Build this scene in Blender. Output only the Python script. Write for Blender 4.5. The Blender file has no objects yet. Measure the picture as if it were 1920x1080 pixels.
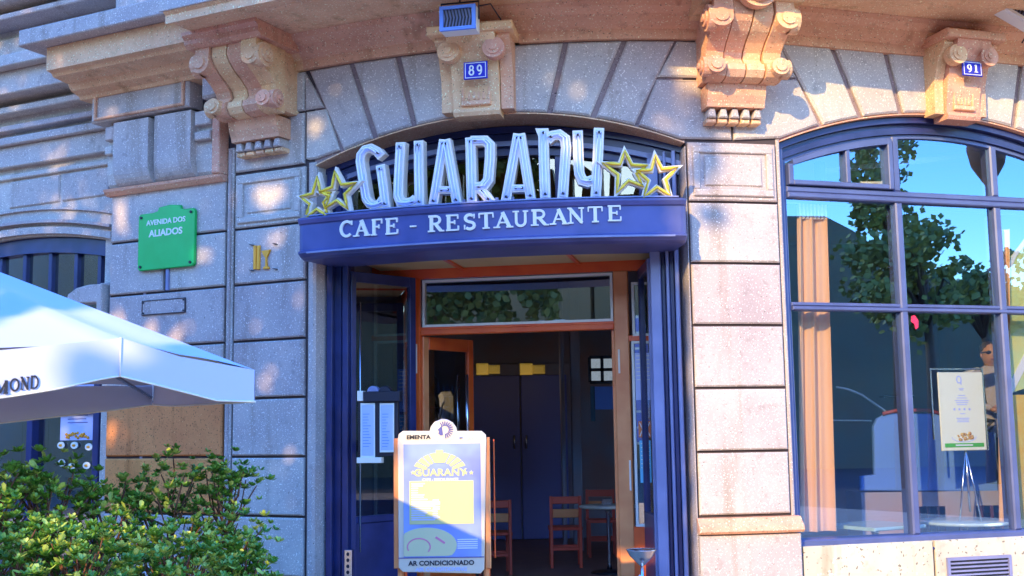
import bpy, bmesh, math, random
from mathutils import Vector, Matrix
R = random.Random(7)
S = bpy.context.scene
COL = S.collection
PI = math.pi

# ------------------------------------------------------------------ camera, sky, sun, exposure
F = 2200.0                       # focal length in photo pixels (1920 wide)
PITCH = math.atan(270/F); ROLL = -.015
cd = bpy.data.cameras.new('camera'); cam = bpy.data.objects.new('camera', cd); COL.objects.link(cam)
cd.sensor_width = 36; cd.lens = F/1920*36; cd.clip_end = 2000; cd.clip_start = .05
cam.location = (0, 0, 1.6)
cam.rotation_euler = (Matrix.Rotation(PI/2+PITCH, 3, 'X') @ Matrix.Rotation(ROLL, 3, 'Z')).to_euler()
S.camera = cam
SUN = Vector((.5, 1, -.45)).normalized()         # the way the light travels
world = bpy.data.worlds.new('World'); S.world = world; world.use_nodes = True
nt = world.node_tree; bg = nt.nodes['Background']
sky = nt.nodes.new('ShaderNodeTexSky'); sky.sky_type = 'NISHITA'; sky.sun_disc = False
sky.sun_elevation = math.asin(-SUN.z); sky.sun_rotation = math.atan2(-SUN.x, -SUN.y)
sky.air_density = 1.3; sky.dust_density = .15; sky.ozone_density = 3.5
hs = nt.nodes.new('ShaderNodeHueSaturation'); hs.inputs['Saturation'].default_value = 1.36; hs.inputs['Hue'].default_value = .522
nt.links.new(sky.outputs[0], hs.inputs['Color']); nt.links.new(hs.outputs[0], bg.inputs[0])
bg.inputs[1].default_value = .15
sl = bpy.data.lights.new('sun', 'SUN'); so = bpy.data.objects.new('sun', sl); COL.objects.link(so)
sl.energy = 2.0; sl.angle = math.radians(.6); sl.color = (.45, .315, .12)
so.rotation_euler = SUN.to_track_quat('-Z', 'Y').to_euler(); so.location = (-8, -12, 12)
S.view_settings.view_transform = 'Standard'; S.view_settings.look = 'None'
S.view_settings.exposure = 2.92; S.view_settings.gamma = 1
S.cycles.max_bounces = 7; S.cycles.diffuse_bounces = 4; S.cycles.glossy_bounces = 3; S.cycles.transparent_max_bounces = 10
S.cycles.caustics_reflective = False; S.cycles.caustics_refractive = False

# ------------------------------------------------------------------ the curved street front: plan line y = g(x)
A_ = .8/4.25
def g1(X): return -.5 if X < -1.75 else (.3 if X > 2.5 else -.5+(X+1.75)*A_)
def _q(x): return -.5*(x+1.75)+A_*(x+1.75)**2/2
_c = 9.36-_q(.9)
def g(X):
    if X < -1.75: return _c-.5*(X+1.75)
    if X > 2.5: return _c+_q(2.5)+.3*(X-2.5)
    return _c+_q(X)
def nrm(X):
    s = g1(X); l = math.hypot(1, s); return (s/l, -1/l)
def W(X, z, t=0.):               # along the front, up, out of the wall
    n = nrm(X); return (X+n[0]*t, g(X)+n[1]*t, z)
MC = cam.rotation_euler.to_matrix()
def ray(px, py): return MC @ Vector(((px-960)/F, (540-py)/F, -1.))
def fac(px, py, t=0.):           # where on the front (offset t) a point of the photo lies
    d = ray(px, py); lo, hi = 1., 60.
    def foot(l):
        x = d[0]*l; X = x
        for _ in range(7): X = x-nrm(X)[0]*t
        return X
    for _ in range(44):
        m = (lo+hi)/2; X = foot(m)
        if d[1]*m < g(X)+nrm(X)[1]*t: lo = m
        else: hi = m
    return (foot(lo), 1.6+d[2]*lo)
def at(px, py, Y):
    d = ray(px, py); l = Y/d[1]; return Vector((d[0]*l, Y, 1.6+d[2]*l))
# the flat plane of the door
DA = Vector((-1.70, g(-1.70), 0)); DB = Vector((1.37, g(1.37), 0))
DE = (DB-DA)/(DB.x-DA.x); DN = Vector((DE.y, -DE.x, 0)).normalized()
if DN.y > 0: DN = -DN
def D(a, z, v=0.):
    p = DA+DE*(a+1.70)+DN*v; return (p.x, p.y, z)
def dpl(px, py, v=0.):
    d = ray(px, py); o = DA+DN*v; l = (o.dot(DN)-0)/(Vector((d.x, d.y, 0)).dot(DN))
    p = d*l; q = Vector((p.x, p.y, 0))-o
    return (q.dot(DE)/DE.length_squared-1.70, 1.6+p.z)
def I3(x, y, z): return (x, y, z)

# ------------------------------------------------------------------ mesh builder
class MB:
    def __init__(s): s.v = []; s.f = []; s.sm = []
    def add(s, vs, fs, smooth=False):
        o = len(s.v); s.v += [tuple(v) for v in vs]; s.f += [tuple(i+o for i in f) for f in fs]; s.sm += [smooth]*len(fs)
        return s
    def prism(s, poly, t0, t1, bev=0., m=W, sub=.3):
        area = sum(poly[i][0]*poly[(i+1) % len(poly)][1]-poly[(i+1) % len(poly)][0]*poly[i][1] for i in range(len(poly)))
        if area < 0: poly = poly[::-1]
        P = []
        for i in range(len(poly)):
            a, b = poly[i], poly[(i+1) % len(poly)]
            k = max(1, int(math.hypot(b[0]-a[0], b[1]-a[1])/sub)) if sub else 1
            for j in range(k): P.append((a[0]+(b[0]-a[0])*j/k, a[1]+(b[1]-a[1])*j/k))
        n = len(P)
        def inset(d):
            out = []
            for i in range(n):
                a, b, c = P[i-1], P[i], P[(i+1) % n]
                e1 = Vector((b[0]-a[0], b[1]-a[1])); e2 = Vector((c[0]-b[0], c[1]-b[1]))
                if e1.length < 1e-9 or e2.length < 1e-9: out.append(b); continue
                e1.normalize(); e2.normalize()
                n1 = Vector((-e1.y, e1.x)); n2 = Vector((-e2.y, e2.x)); q = n1+n2
                k = d/max(.35, (1+n1.dot(n2))) 
                out.append((b[0]+q.x*k, b[1]+q.y*k))
            return out
        sgn = 1 if t1 > t0 else -1
        vs = [m(x, y, t0) for x, y in P]
        if bev > 0:
            vs += [m(x, y, t1-bev*sgn) for x, y in P]+[m(x, y, t1) for x, y in inset(bev)]; L = 3
        else:
            vs += [m(x, y, t1) for x, y in P]; L = 2
        fs = []
        for l in range(L-1):
            for i in range(n):
                j = (i+1) % n; fs.append((l*n+i, l*n+j, (l+1)*n+j, (l+1)*n+i))
        fs.append(tuple(range(n))[::-1]); fs.append(tuple((L-1)*n+i for i in range(n)))
        return s.add(vs, fs)
    def box(s, a0, a1, b0, b1, t0, t1, bev=0., m=W, sub=.3):
        return s.prism([(a0, b0), (a1, b0), (a1, b1), (a0, b1)], t0, t1, bev, m, sub)
    def sweep(s, prof, xs, m=W, smooth=False):          # closed profile of (t, z) along X
        n = len(prof); vs = []
        for x in xs: vs += [m(x, z, t) for t, z in prof]
        fs = []
        for k in range(len(xs)-1):
            for i in range(n):
                j = (i+1) % n; fs.append((k*n+i, k*n+j, (k+1)*n+j, (k+1)*n+i))
        s.add(vs, fs, smooth)
        e = (len(xs)-1)*n; o = len(s.v)-len(vs)
        s.f += [tuple(o+i for i in range(n))[::-1], tuple(o+e+i for i in range(n))]; s.sm += [False, False]
        return s
    def band(s, lo, hi, xs, t0, t1, m=W):               # between curves lo(x), hi(x)
        vs = []
        for x in xs: vs += [m(x, lo(x), t0), m(x, lo(x), t1), m(x, hi(x), t1), m(x, hi(x), t0)]
        fs = []
        for k in range(len(xs)-1):
            for i in range(4): j = (i+1) % 4; fs.append((k*4+i, k*4+j, k*4+4+j, k*4+4+i))
        fs += [(0, 1, 2, 3)]; e = (len(xs)-1)*4; fs += [(e+3, e+2, e+1, e)]
        return s.add(vs, fs)
    def ribbon(s, pts, w, t0, t1, m=W, closed=False):   # flat stroke with mitred corners, thickness t0..t1
        n = len(pts); Lp = []; Rp = []
        for i in range(n):
            p = Vector(pts[i])
            a = Vector(pts[i-1]) if (i > 0 or closed) else None
            b = Vector(pts[(i+1) % n]) if (i < n-1 or closed) else None
            if a is None: d = (b-p).normalized(); q = Vector((-d.y, d.x)); k = 1
            elif b is None: d = (p-a).normalized(); q = Vector((-d.y, d.x)); k = 1
            else:
                d1 = (p-a).normalized(); d2 = (b-p).normalized(); n1 = Vector((-d1.y, d1.x)); n2 = Vector((-d2.y, d2.x))
                q = n1+n2; q = q.normalized() if q.length > 1e-6 else n1; k = min(2.2, 1/max(.3, q.dot(n1)))
            Lp.append(p+q*w/2*k); Rp.append(p-q*w/2*k)
        vs = []
        for i in range(n):
            for P_, t in ((Lp[i], t0), (Lp[i], t1), (Rp[i], t1), (Rp[i], t0)): vs.append(m(P_.x, P_.y, t))
        fs = []
        for k in range(n if closed else n-1):
            a = k*4; b = ((k+1) % n)*4
            for i in range(4): j = (i+1) % 4; fs.append((a+i, a+j, b+j, b+i))
        if not closed: fs += [(0, 1, 2, 3), ((n-1)*4+3, (n-1)*4+2, (n-1)*4+1, (n-1)*4)]
        return s.add(vs, fs)
    def tube(s, pts, r, n=8, r2=None, closed=False, smooth=True):
        pts = [Vector(p) for p in pts]; vs = []; N = len(pts); up = Vector((.13, .2, 1))
        for i, p in enumerate(pts):
            a = pts[i-1] if i or closed else p; b = pts[(i+1) % N] if i < N-1 or closed else p
            d = (b-a).normalized(); x = d.cross(up)
            if x.length < 1e-3: x = d.cross(Vector((1, 0, 0)))
            x.normalize(); y = d.cross(x); rr = r if r2 is None else r+(r2-r)*i/max(1, N-1)
            for k in range(n): c = 2*PI*k/n; vs.append(p+x*math.cos(c)*rr+y*math.sin(c)*rr)
        fs = []
        for i in range(N if closed else N-1):
            for k in range(n):
                l = (k+1) % n; i2 = (i+1) % N; fs.append((i*n+k, i*n+l, i2*n+l, i2*n+k))
        s.add(vs, fs, smooth)
        if not closed:
            o = len(s.v)-len(vs); s.f += [tuple(o+k for k in range(n))[::-1], tuple(o+(N-1)*n+k for k in range(n))]; s.sm += [False]*2
        return s
    def cyl(s, a, b, r, n=16, r2=None): return s.tube([a, b], r, n, r2)
    def lathe(s, prof, c, n=20, smooth=True):           # prof (r, z) about a vertical axis at c
        vs = []
        for r, z in prof:
            for k in range(n): a = 2*PI*k/n; vs.append((c[0]+r*math.cos(a), c[1]+r*math.sin(a), c[2]+z))
        fs = []
        for i in range(len(prof)-1):
            for k in range(n): l = (k+1) % n; fs.append((i*n+k, i*n+l, (i+1)*n+l, (i+1)*n+k))
        fs += [tuple(range(n))[::-1], tuple((len(prof)-1)*n+k for k in range(n))]
        return s.add(vs, fs, smooth)
    def ball(s, c, r, sx=1, sy=1, sz=1, n=12, k=8):
        vs = [(c[0], c[1], c[2]-r*sz)]
        for i in range(1, k):
            a = -PI/2+PI*i/k
            for j in range(n): b = 2*PI*j/n; vs.append((c[0]+r*sx*math.cos(a)*math.cos(b), c[1]+r*sy*math.cos(a)*math.sin(b), c[2]+r*sz*math.sin(a)))
        vs.append((c[0], c[1], c[2]+r*sz)); fs = []
        for j in range(n): fs.append((0, 1+(j+1) % n, 1+j))
        for i in range(k-2):
            for j in range(n): l = (j+1) % n; fs.append((1+i*n+j, 1+i*n+l, 1+(i+1)*n+l, 1+(i+1)*n+j))
        e = len(vs)-1
        for j in range(n): fs.append((e, 1+(k-2)*n+j, 1+(k-2)*n+(j+1) % n))
        return s.add(vs, fs, True)
    def grid(s, rows, smooth=True, thick=0.):
        nr, nc = len(rows), len(rows[0]); vs = [p for r in rows for p in r]
        fs = [(i*nc+j, i*nc+j+1, (i+1)*nc+j+1, (i+1)*nc+j) for i in range(nr-1) for j in range(nc-1)]
        return s.add(vs, fs, smooth)
def bx(x0, x1, y0, y1, z0, z1, bev=0.):
    return MB().prism([(x0, z0), (x1, z0), (x1, z1), (x0, z1)], y1, y0, bev, lambda a, b, t: (a, t, b), 0)

OFF = {}
def root(name, loc, label, cat, group=None, rz=0):
    o = bpy.data.objects.new(name, None); COL.objects.link(o); o.location = loc; o.rotation_euler[2] = rz
    o['label'] = label; o['category'] = cat
    if group: o['group'] = group
    OFF[o.name] = Vector(loc); return o
def obj(name, mb, mat, parent=None, label=None, cat=None, group=None, kind=None, recalc=True, local=False):
    me = bpy.data.meshes.new(name)
    if parent is not None: off = Vector((0, 0, 0)) if local else OFF.get(parent.name, Vector((0, 0, 0)))
    elif kind == 'structure': off = Vector((0, 0, 0))
    else:
        n = len(mb.v); off = Vector((sum(v[0] for v in mb.v)/n, sum(v[1] for v in mb.v)/n, min(v[2] for v in mb.v)))
    me.from_pydata([(v[0]-off.x, v[1]-off.y, v[2]-off.z) for v in mb.v], [], mb.f)
    me.polygons.foreach_set('use_smooth', mb.sm); me.update()
    if recalc:
        b = bmesh.new(); b.from_mesh(me); bmesh.ops.recalc_face_normals(b, faces=b.faces); b.to_mesh(me); b.free()
    me.materials.append(mat)
    o = bpy.data.objects.new(name, me); COL.objects.link(o)
    if parent is not None: o.parent = parent; OFF[o.name] = off
    else: o.location = off; OFF[o.name] = off
    if label: o['label'] = label
    if cat: o['category'] = cat
    if group: o['group'] = group
    if kind: o['kind'] = kind
    return o
def copy_tree(o, parent=None):
    c = o.copy(); COL.objects.link(c)
    if parent is not None: c.parent = parent
    for ch in list(o.children): copy_tree(ch, c)
    return c
def text_mb(txt, m, a, b, size, t, align='LEFT', ext=.002, bold=0., xs=1., slope=0.):
    cu = bpy.data.curves.new('lettering', 'FONT'); cu.body = txt; cu.size = size; cu.extrude = ext; cu.offset = bold
    cu.align_x = align; cu.resolution_u = 3
    ob = bpy.data.objects.new('lettering', cu); me = bpy.data.meshes.new_from_object(ob)
    mb = MB(); mb.add([m(a+v.co.x*xs, b+v.co.y+slope*v.co.x, t+v.co.z) for v in me.vertices], [tuple(p.vertices) for p in me.polygons])
    bpy.data.objects.remove(ob); bpy.data.curves.remove(cu); bpy.data.meshes.remove(me); return mb

# ------------------------------------------------------------------ materials
def mat(name, col, rough=.6, metal=0., noise=None, nscale=8., bump=0., bscale=60., spec=.5, emit=None, es=0., det=3.):
    m = bpy.data.materials.new(name); m.use_nodes = True; N = m.node_tree.nodes; Lk = m.node_tree.links; b = N['Principled BSDF']
    b.inputs['Base Color'].default_value = (*col, 1); b.inputs['Roughness'].default_value = rough; b.inputs['Metallic'].default_value = metal
    b.inputs['Specular IOR Level'].default_value = spec
    tc = N.new('ShaderNodeTexCoord')
    if noise:
        n = N.new('ShaderNodeTexNoise'); n.inputs['Scale'].default_value = nscale; n.inputs['Detail'].default_value = det
        Lk.new(tc.outputs['Object'], n.inputs['Vector']); r = N.new('ShaderNodeValToRGB')
        r.color_ramp.elements[0].position = .35; r.color_ramp.elements[1].position = .65
        r.color_ramp.elements[0].color = (*col, 1); r.color_ramp.elements[1].color = (*noise, 1)
        Lk.new(n.outputs['Fac'], r.inputs[0]); Lk.new(r.outputs[0], b.inputs['Base Color'])
    if bump:
        n2 = N.new('ShaderNodeTexNoise'); n2.inputs['Scale'].default_value = bscale; n2.inputs['Detail'].default_value = 4
        Lk.new(tc.outputs['Object'], n2.inputs['Vector']); bp = N.new('ShaderNodeBump'); bp.inputs['Strength'].default_value = bump
        bp.inputs['Distance'].default_value = .01; Lk.new(n2.outputs['Fac'], bp.inputs['Height']); Lk.new(bp.outputs[0], b.inputs['Normal'])
    if emit: b.inputs['Emission Color'].default_value = (*emit, 1); b.inputs['Emission Strength'].default_value = es
    return m
def stone(name, c1, c2, white=.6, dark=.63, sc=75.):
    m = bpy.data.materials.new(name); m.use_nodes = True; N = m.node_tree.nodes; Lk = m.node_tree.links; b = N['Principled BSDF']
    tc = N.new('ShaderNodeTexCoord'); b.inputs['Roughness'].default_value = .85; b.inputs['Specular IOR Level'].default_value = .25
    def noise(s, d=2.):
        n = N.new('ShaderNodeTexNoise'); n.inputs['Scale'].default_value = s; n.inputs['Detail'].default_value = d; Lk.new(tc.outputs['Object'], n.inputs['Vector']); return n
    def ramp(src, p0, p1):
        r = N.new('ShaderNodeMapRange'); r.inputs['From Min'].default_value = p0; r.inputs['From Max'].default_value = p1; Lk.new(src.outputs['Fac'], r.inputs[0]); return r
    def mix(fac, a, c, typ='MIX'):
        x = N.new('ShaderNodeMix'); x.data_type = 'RGBA'; x.blend_type = typ; Lk.new(fac.outputs[0], x.inputs[0])
        if isinstance(a, tuple): x.inputs[6].default_value = (*a, 1)
        else: Lk.new(a.outputs[2], x.inputs[6])
        x.inputs[7].default_value = (*c, 1); return x
    base = mix(ramp(noise(2.2, 5.), .35, .65), c1, c2)
    base = mix(ramp(noise(11., 4.), .58, .78), base, tuple(x*.78 for x in c2))
    mp = N.new('ShaderNodeMapping'); mp.inputs['Scale'].default_value = (5, 5, .5); Lk.new(tc.outputs['Object'], mp.inputs[0]); sn = N.new('ShaderNodeTexNoise'); sn.inputs['Scale'].default_value = 1.; sn.inputs['Detail'].default_value = 5; Lk.new(mp.outputs[0], sn.inputs['Vector'])
    base = mix(ramp(sn, .58, .80), base, tuple(x*y for x, y in zip(c2, (.62, .55, .45))))
    base = mix(ramp(noise(sc, 1.), white, white+.07), base, tuple(min(.95, x*1.75+.04) for x in c1))
    base = mix(ramp(noise(sc*.8+9, 1.), dark, dark+.06), base, tuple(x*.4 for x in c2))
    oi = N.new('ShaderNodeObjectInfo'); rr_ = N.new('ShaderNodeMapRange'); rr_.inputs['To Min'].default_value = .90; rr_.inputs['To Max'].default_value = 1.07; Lk.new(oi.outputs['Random'], rr_.inputs[0])
    hv = N.new('ShaderNodeHueSaturation'); Lk.new(base.outputs[2], hv.inputs['Color']); Lk.new(rr_.outputs[0], hv.inputs['Value'])
    hr_ = N.new('ShaderNodeMapRange'); hr_.inputs['To Min'].default_value = .485; hr_.inputs['To Max'].default_value = .52; Lk.new(oi.outputs['Random'], hr_.inputs[0]); Lk.new(hr_.outputs[0], hv.inputs['Hue'])
    Lk.new(hv.outputs[0], b.inputs['Base Color'])
    bp = N.new('ShaderNodeBump'); bp.inputs['Strength'].default_value = .35; bp.inputs['Distance'].default_value = .008
    Lk.new(noise(sc*.6, 5.).outputs['Fac'], bp.inputs['Height']); Lk.new(bp.outputs[0], b.inputs['Normal'])
    return m
def glass(name, refl=.4, tint=(.9, .93, .95), rough=.0, rc=(1, 1, 1)):
    m = bpy.data.materials.new(name); m.use_nodes = True; N = m.node_tree.nodes; Lk = m.node_tree.links
    for n in list(N):
        if n.type != 'OUTPUT_MATERIAL': N.remove(n)
    out = [n for n in N if n.type == 'OUTPUT_MATERIAL'][0]
    tr = N.new('ShaderNodeBsdfTransparent'); tr.inputs[0].default_value = (*tint, 1)
    gl = N.new('ShaderNodeBsdfGlossy'); gl.inputs['Roughness'].default_value = rough; gl.inputs[0].default_value = (*rc, 1)
    lw = N.new('ShaderNodeLayerWeight'); lw.inputs[0].default_value = .3
    mr = N.new('ShaderNodeMapRange'); mr.inputs['To Min'].default_value = refl; mr.inputs['To Max'].default_value = 1.; Lk.new(lw.outputs['Fresnel'], mr.inputs[0])
    ge = N.new('ShaderNodeNewGeometry'); mu_ = N.new('ShaderNodeMath'); mu_.operation = 'SUBTRACT'; mu_.use_clamp = True; Lk.new(mr.outputs[0], mu_.inputs[0]); Lk.new(ge.outputs['Backfacing'], mu_.inputs[1])
    mx = N.new('ShaderNodeMixShader'); Lk.new(mu_.outputs[0], mx.inputs[0]); Lk.new(tr.outputs[0], mx.inputs[1]); Lk.new(gl.outputs[0], mx.inputs[2]); Lk.new(mx.outputs[0], out.inputs[0])
    return m
def leafmat(name, c1, c2, rough=.45, sc=6.):
    m = mat(name, c1, rough, noise=c2, nscale=sc); N = m.node_tree.nodes; b = N['Principled BSDF']
    return m
M_stone = stone('pale_granite', (.56, .465, .405), (.465, .38, .345), .635, .70, 88.)
M_bounce = stone('bounce_tinted_granite', (.86, .48, .28), (.74, .38, .22), .64, .68)  # orange bounce light from the ground put into the stone colour
M_rust = stone('rust_stained_granite', (.78, .27, .09), (.66, .20, .07), .70, .64)
M_mortar = mat('dark_mortar', (.07, .05, .05), .95)
M_marble = stone('cream_marble', (.66, .57, .42), (.56, .46, .34), .7, .66, 24.)
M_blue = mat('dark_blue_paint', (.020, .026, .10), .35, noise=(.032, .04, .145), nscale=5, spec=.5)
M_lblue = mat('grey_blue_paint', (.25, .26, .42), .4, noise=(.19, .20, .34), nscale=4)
M_wbar = mat('slate_blue_paint', (.095, .12, .26), .4, noise=(.075, .095, .21), nscale=4)
M_black = mat('black_paint', (.012, .013, .025), .4)
M_band = mat('sign_blue_enamel', (.055, .065, .20), .45, noise=(.095, .10, .28), nscale=2.5)
M_cream = mat('cream_enamel', (.93, .80, .66), .4)
M_face = mat('pale_blue_letter_face', (.58, .66, .92), .3, noise=(.74, .68, .92), nscale=14)
M_neon = mat('white_glass_tube', (.95, .93, .98), .15)
M_yellow = mat('yellow_glass_tube', (1., .68, .05), .25)
M_red = mat('red_varnished_wood', (.88, .14, .02), .35, noise=(.75, .09, .015), nscale=3)
M_orange = mat('orange_varnished_wood', (.85, .33, .12), .35, noise=(.75, .24, .08), nscale=4)
M_white = mat('white_paint', (.8, .78, .7), .5)
M_panel = mat('ochre_ceiling_panel', (.80, .58, .28), .6, noise=(.72, .48, .22), nscale=2)
M_glass = glass('window_glass', .32, (.97, .98, 1), rc=(.38, .66, 1))
M_dglass = glass('door_glass', .30, (.55, .6, .6))
M_bglass = glass('fanlight_glass', .10, (.6, .5, .3), rc=(1, .9, .7))
M_chrome = mat('brushed_steel', (.65, .68, .75), .22, 1.)
M_green = mat('green_enamel', (.0, .45, .07), .35, noise=(.0, .50, .09), nscale=5)
M_plate = mat('cobalt_enamel', (.03, .035, .42), .6, spec=.2)
M_gold = mat('orange_brass', (1., .42, .02), .45)
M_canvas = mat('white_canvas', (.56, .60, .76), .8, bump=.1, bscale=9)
M_cloth_in = mat('grey_canvas_lining', (.46, .44, .45), .9)
M_ink = mat('black_ink', (.02, .02, .03), .6)
M_navyink = mat('navy_ink', (.10, .10, .30), .6)
M_curtain = mat('peach_curtain', (.92, .54, .29), .85)
M_leaf = leafmat('shrub_leaf', (.05, .18, .02), (.16, .34, .035))
M_leaf2 = leafmat('shrub_leaf_pale', (.42, .52, .10), (.22, .38, .05))
M_bark = mat('brown_bark', (.20, .08, .04), .9, noise=(.12, .05, .03), nscale=20, bump=.4)
M_tleaf = leafmat('tree_leaf', (.05, .09, .02), (.09, .13, .03), .6)
M_tbark = mat('grey_bark', (.12, .09, .07), .9, noise=(.07, .05, .04), nscale=9, bump=.5)
M_paving = mat('warm_paving', (.56, .38, .24), .85, noise=(.48, .32, .2), nscale=3, bump=.3)
M_road = mat('asphalt', (.06, .055, .05), .9, noise=(.045, .045, .045), nscale=20)
M_inwall = mat('dark_interior_wall', (.30, .36, .50), .8, noise=(.42, .30, .30), nscale=1.2)
M_infloor = mat('brown_floor', (.26, .14, .11), .5, noise=(.2, .11, .1), nscale=3)
M_navy = mat('navy_door_paint', (.19, .21, .58), .4)
M_chair = mat('red_brown_chair_wood', (.7, .09, .05), .4)
M_lblue2 = mat('sky_blue_board', (.14, .29, .80), .5)
M_paper = mat('white_paper', (.82, .82, .72), .5)
M_paleblue = mat('pale_blue_print', (.50, .55, .85), .4)

# ------------------------------------------------------------------ ground
g_ = MB(); g_.box(-90, 90, -90, 90, -.3, 0, 0, lambda a, b, t: (a, b, t), 0); obj('road', g_, M_road, kind='structure')
g_ = MB(); ys = [(-40, g(-40)-0.0)]
P_ = [(x, g(x)+1.0) for x in [-16, -8, -4, -2, -1, 0, 1, 2, 3, 6, 12]]
g_.prism(P_+[(12, -3), (-16, -3)], -.02, .12, 0, lambda a, b, t: (a, b, t), 0)
obj('pavement', g_, M_paving, kind='structure')

# ================================================================== the corner building
B = root('corner_building', (0, 9.4, 0), 'pale granite building with rounded corner front holding the cafe door and arched window', 'building')
darch = lambda X, o=0.: 4.212-.116*(X+.13)**2+o
warch = lambda X, o=0.: 4.285-.142*(X-3.75)**2+o
def frange(a, b, n): return [a+(b-a)*i/n for i in range(n+1)]
JL, JR = -1.70, 1.43             # door opening
WL, WR = 2.25, 5.25              # window opening
ZS = [-.10, .41, .915, 1.42, 1.925, 2.43, 2.935, 3.44, 3.945]
# backing wall (mortar seen in the joints)
for q in ((-3.84, JL-.021, 0, 5.0), (JR+.011, WL-.021, 0, 5.0), (WR, 6.4, 0, 5.0), (WL-.02, WR-.001, 0, .60)): obj('wall', MB().box(*q, -.40, -.035), M_mortar, B)
w = MB(); w.band(lambda x: darch(x, .012), lambda x: 5.0, frange(JL-.02, JR+.01, 24), -.40, -.0352)
w.band(lambda x: warch(x, .012), lambda x: 5.0, frange(WL-.02, WR, 24), -.40, -.0352)
obj('arch_wall', w, stone('brown_groove_stone', (.36, .25, .22), (.26, .18, .17), .66, .66), B)
w = MB(); w.box(-3.84, 6.4, 5.0, 7.6, -.5, 0); obj('upper_wall', w, M_stone, B)
def block(a0, a1, z0, z1, t0=-.035, t1=0., bev=.012, mt=M_stone, label=None, name='stone_block'):
    return obj(name, MB().box(a0, a1, z0, z1, t0, t1, bev), mt, B, label)
gp = .011
def frame_panel(a0, a1, z0, z1, mt=M_stone):
    block(a0, a1, z0, z1, bev=.01)
    fr = MB(); k = .055
    for q in ((a0+.035, a1-.035, z0+.035, z0+.035+k), (a0+.035, a1-.035, z1-.035-k, z1-.035), (a0+.035, a0+.035+k, z0+.035+k, z1-.035-k), (a1-.035-k, a1-.035, z0+.035+k, z1-.035-k)):
        fr.box(*q, 0, .022, .008)
    fr.box(a0+.13, a1-.13, z0+.12, z1-.12, 0, .014, .01)
    obj('panel_frame', fr, mt, B)
for k in range(len(ZS)-1):
    z0, z1 = ZS[k]+gp, ZS[k+1]-gp
    z0 = max(z0, 0)
    jog = R.uniform(-.003, .003)
    # far-left pilaster
    if k < 7:
        if k == 6:
            block(-3.83, -3.24, z0, z1); block(-3.205, -2.59, z0, z1)
        else: block(-3.83, -2.59, z0, z1, t1=jog, mt=M_rust if k in (2, 3) else M_stone, label='rust brown stained stone' if k in (2, 3) else None)
    elif k == 7: block(-3.83, -2.59, z0, z1-.02)
    # left pilaster by the door
    if k == 7: frame_panel(-2.485, -1.795, z0, z1)
    else: block(-2.485, -1.795, z0, z1, t1=jog)
    # right pier
    if k == 7: frame_panel(1.455, 2.20, z0, z1)
    elif k >= 2: block(1.455, 2.20, z0, z1, t1=-jog)
# grooves and reveals
block(-2.57, -2.505, 0, 4.2, t0=-.033, t1=-.012, bev=.006, name='groove_strip')
obj('groove_bead', MB().box(-2.55, -2.525, 0, 4.18, -.012, .004, .006), M_stone, B)
j = MB(); j.box(-1.775, JL, 0, darch(JL)+.04, -.40, -.012, .02); obj('left_jamb_stone', j, M_stone, B)
j = MB(); j.box(JR-.0, 1.437, 0, 3.9, -.40, -.006, .003); obj('right_jamb_stone', j, M_stone, B)
j = MB(); j.box(2.218, WL, .9, warch(WL)+.02, -.40, -.02, .01); obj('window_jamb_stone', j, M_stone, B)
# plinth of the right pier
pr = [(-.03, .78), (.055, .78), (.075, .80), (.06, .84), (.03, .87), (.012, .90), (-.03, .905)]
obj('plinth_moulding', MB().sweep(pr, frange(1.43, 2.275, 4)), M_bounce, B)
block(1.44, 2.265, .41+gp, .77, t1=.035, name='plinth_block'); block(1.44, 2.265, 0, .40, t1=.035, name='plinth_block')
# marble below the window
for a0, a1 in ((2.30, 3.455), (3.475, 4.62), (4.64, 5.8)): block(a0, a1, .05, .655, t0=-.3, t1=-.015, bev=.006, mt=M_marble, name='marble_slab')
# vent
vt = root('wall_vent', W(3.98, .30, 0), 'grey louvred vent set low in the cream stone under the window', 'vent')
va0, vz1 = fac(1775, 1046); va1, _ = fac(1895, 1046)
q = MB(); q.box(va0, va1, .25, .275, -.01, .012); q.box(va0, va1, vz1-.025, vz1, -.01, .012); q.box(va0, va0+.025, .275, vz1-.025, -.01, .012); q.box(va1-.025, va1, .275, vz1-.025, -.01, .012); obj('vent_frame', q, M_lblue, vt)
obj('vent_back', MB().box(va0+.02, va1-.02, .27, vz1-.02, -.013, -.006), M_black, vt)
for i in range(7):
    z = vz1-.05-i*.032
    if z < .29: break
    obj('slat', MB().box(va0+.03, va1-.03, z-.006, z+.008, -.005, .006), M_lblue, vt)

# arch stones ------------------------------------------------------
def voussoirs(arch, joints, ztop, keyi):
    """joints: list of (Xtop, Xbottom)"""
    for i in range(len(joints)-1):
        if i == keyi: continue
        (xt0, xb0), (xt1, xb1) = joints[i], joints[i+1]
        e = .024
        n = 4; bot = []
        for k in range(n+1):
            x = xb0+e+(xb1-e-xb0-e)*k/n; bot.append((x, arch(x, .02)))
        poly = bot+[(xt1-e, ztop), (xt0+e, ztop)]
        o = MB().prism(poly, -.035, R.uniform(-.002, .004), .016)
        obj('arch_stone', o, M_stone, B)
LJ = [(-1.79, -1.46), (-1.37, -1.152), (-.948, -.81), (-.52, -.45), (.02, -.04), (.472, .329), (.956, .686), (1.399, 1.046)]
voussoirs(darch, LJ, 4.79, 3)
RJ = [(2.25, 2.625), (2.76, 3.0), (3.266, 3.384), (3.70, 3.72), (4.12, 4.06), (4.614, 4.489), (5.02, 4.83), (5.45, 5.1)]
voussoirs(warch, RJ, 4.83, 3)
def side_stone(poly, lab=None): obj('arch_stone', MB().prism(poly, -.035, 0., .014), M_stone, B, lab)
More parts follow.
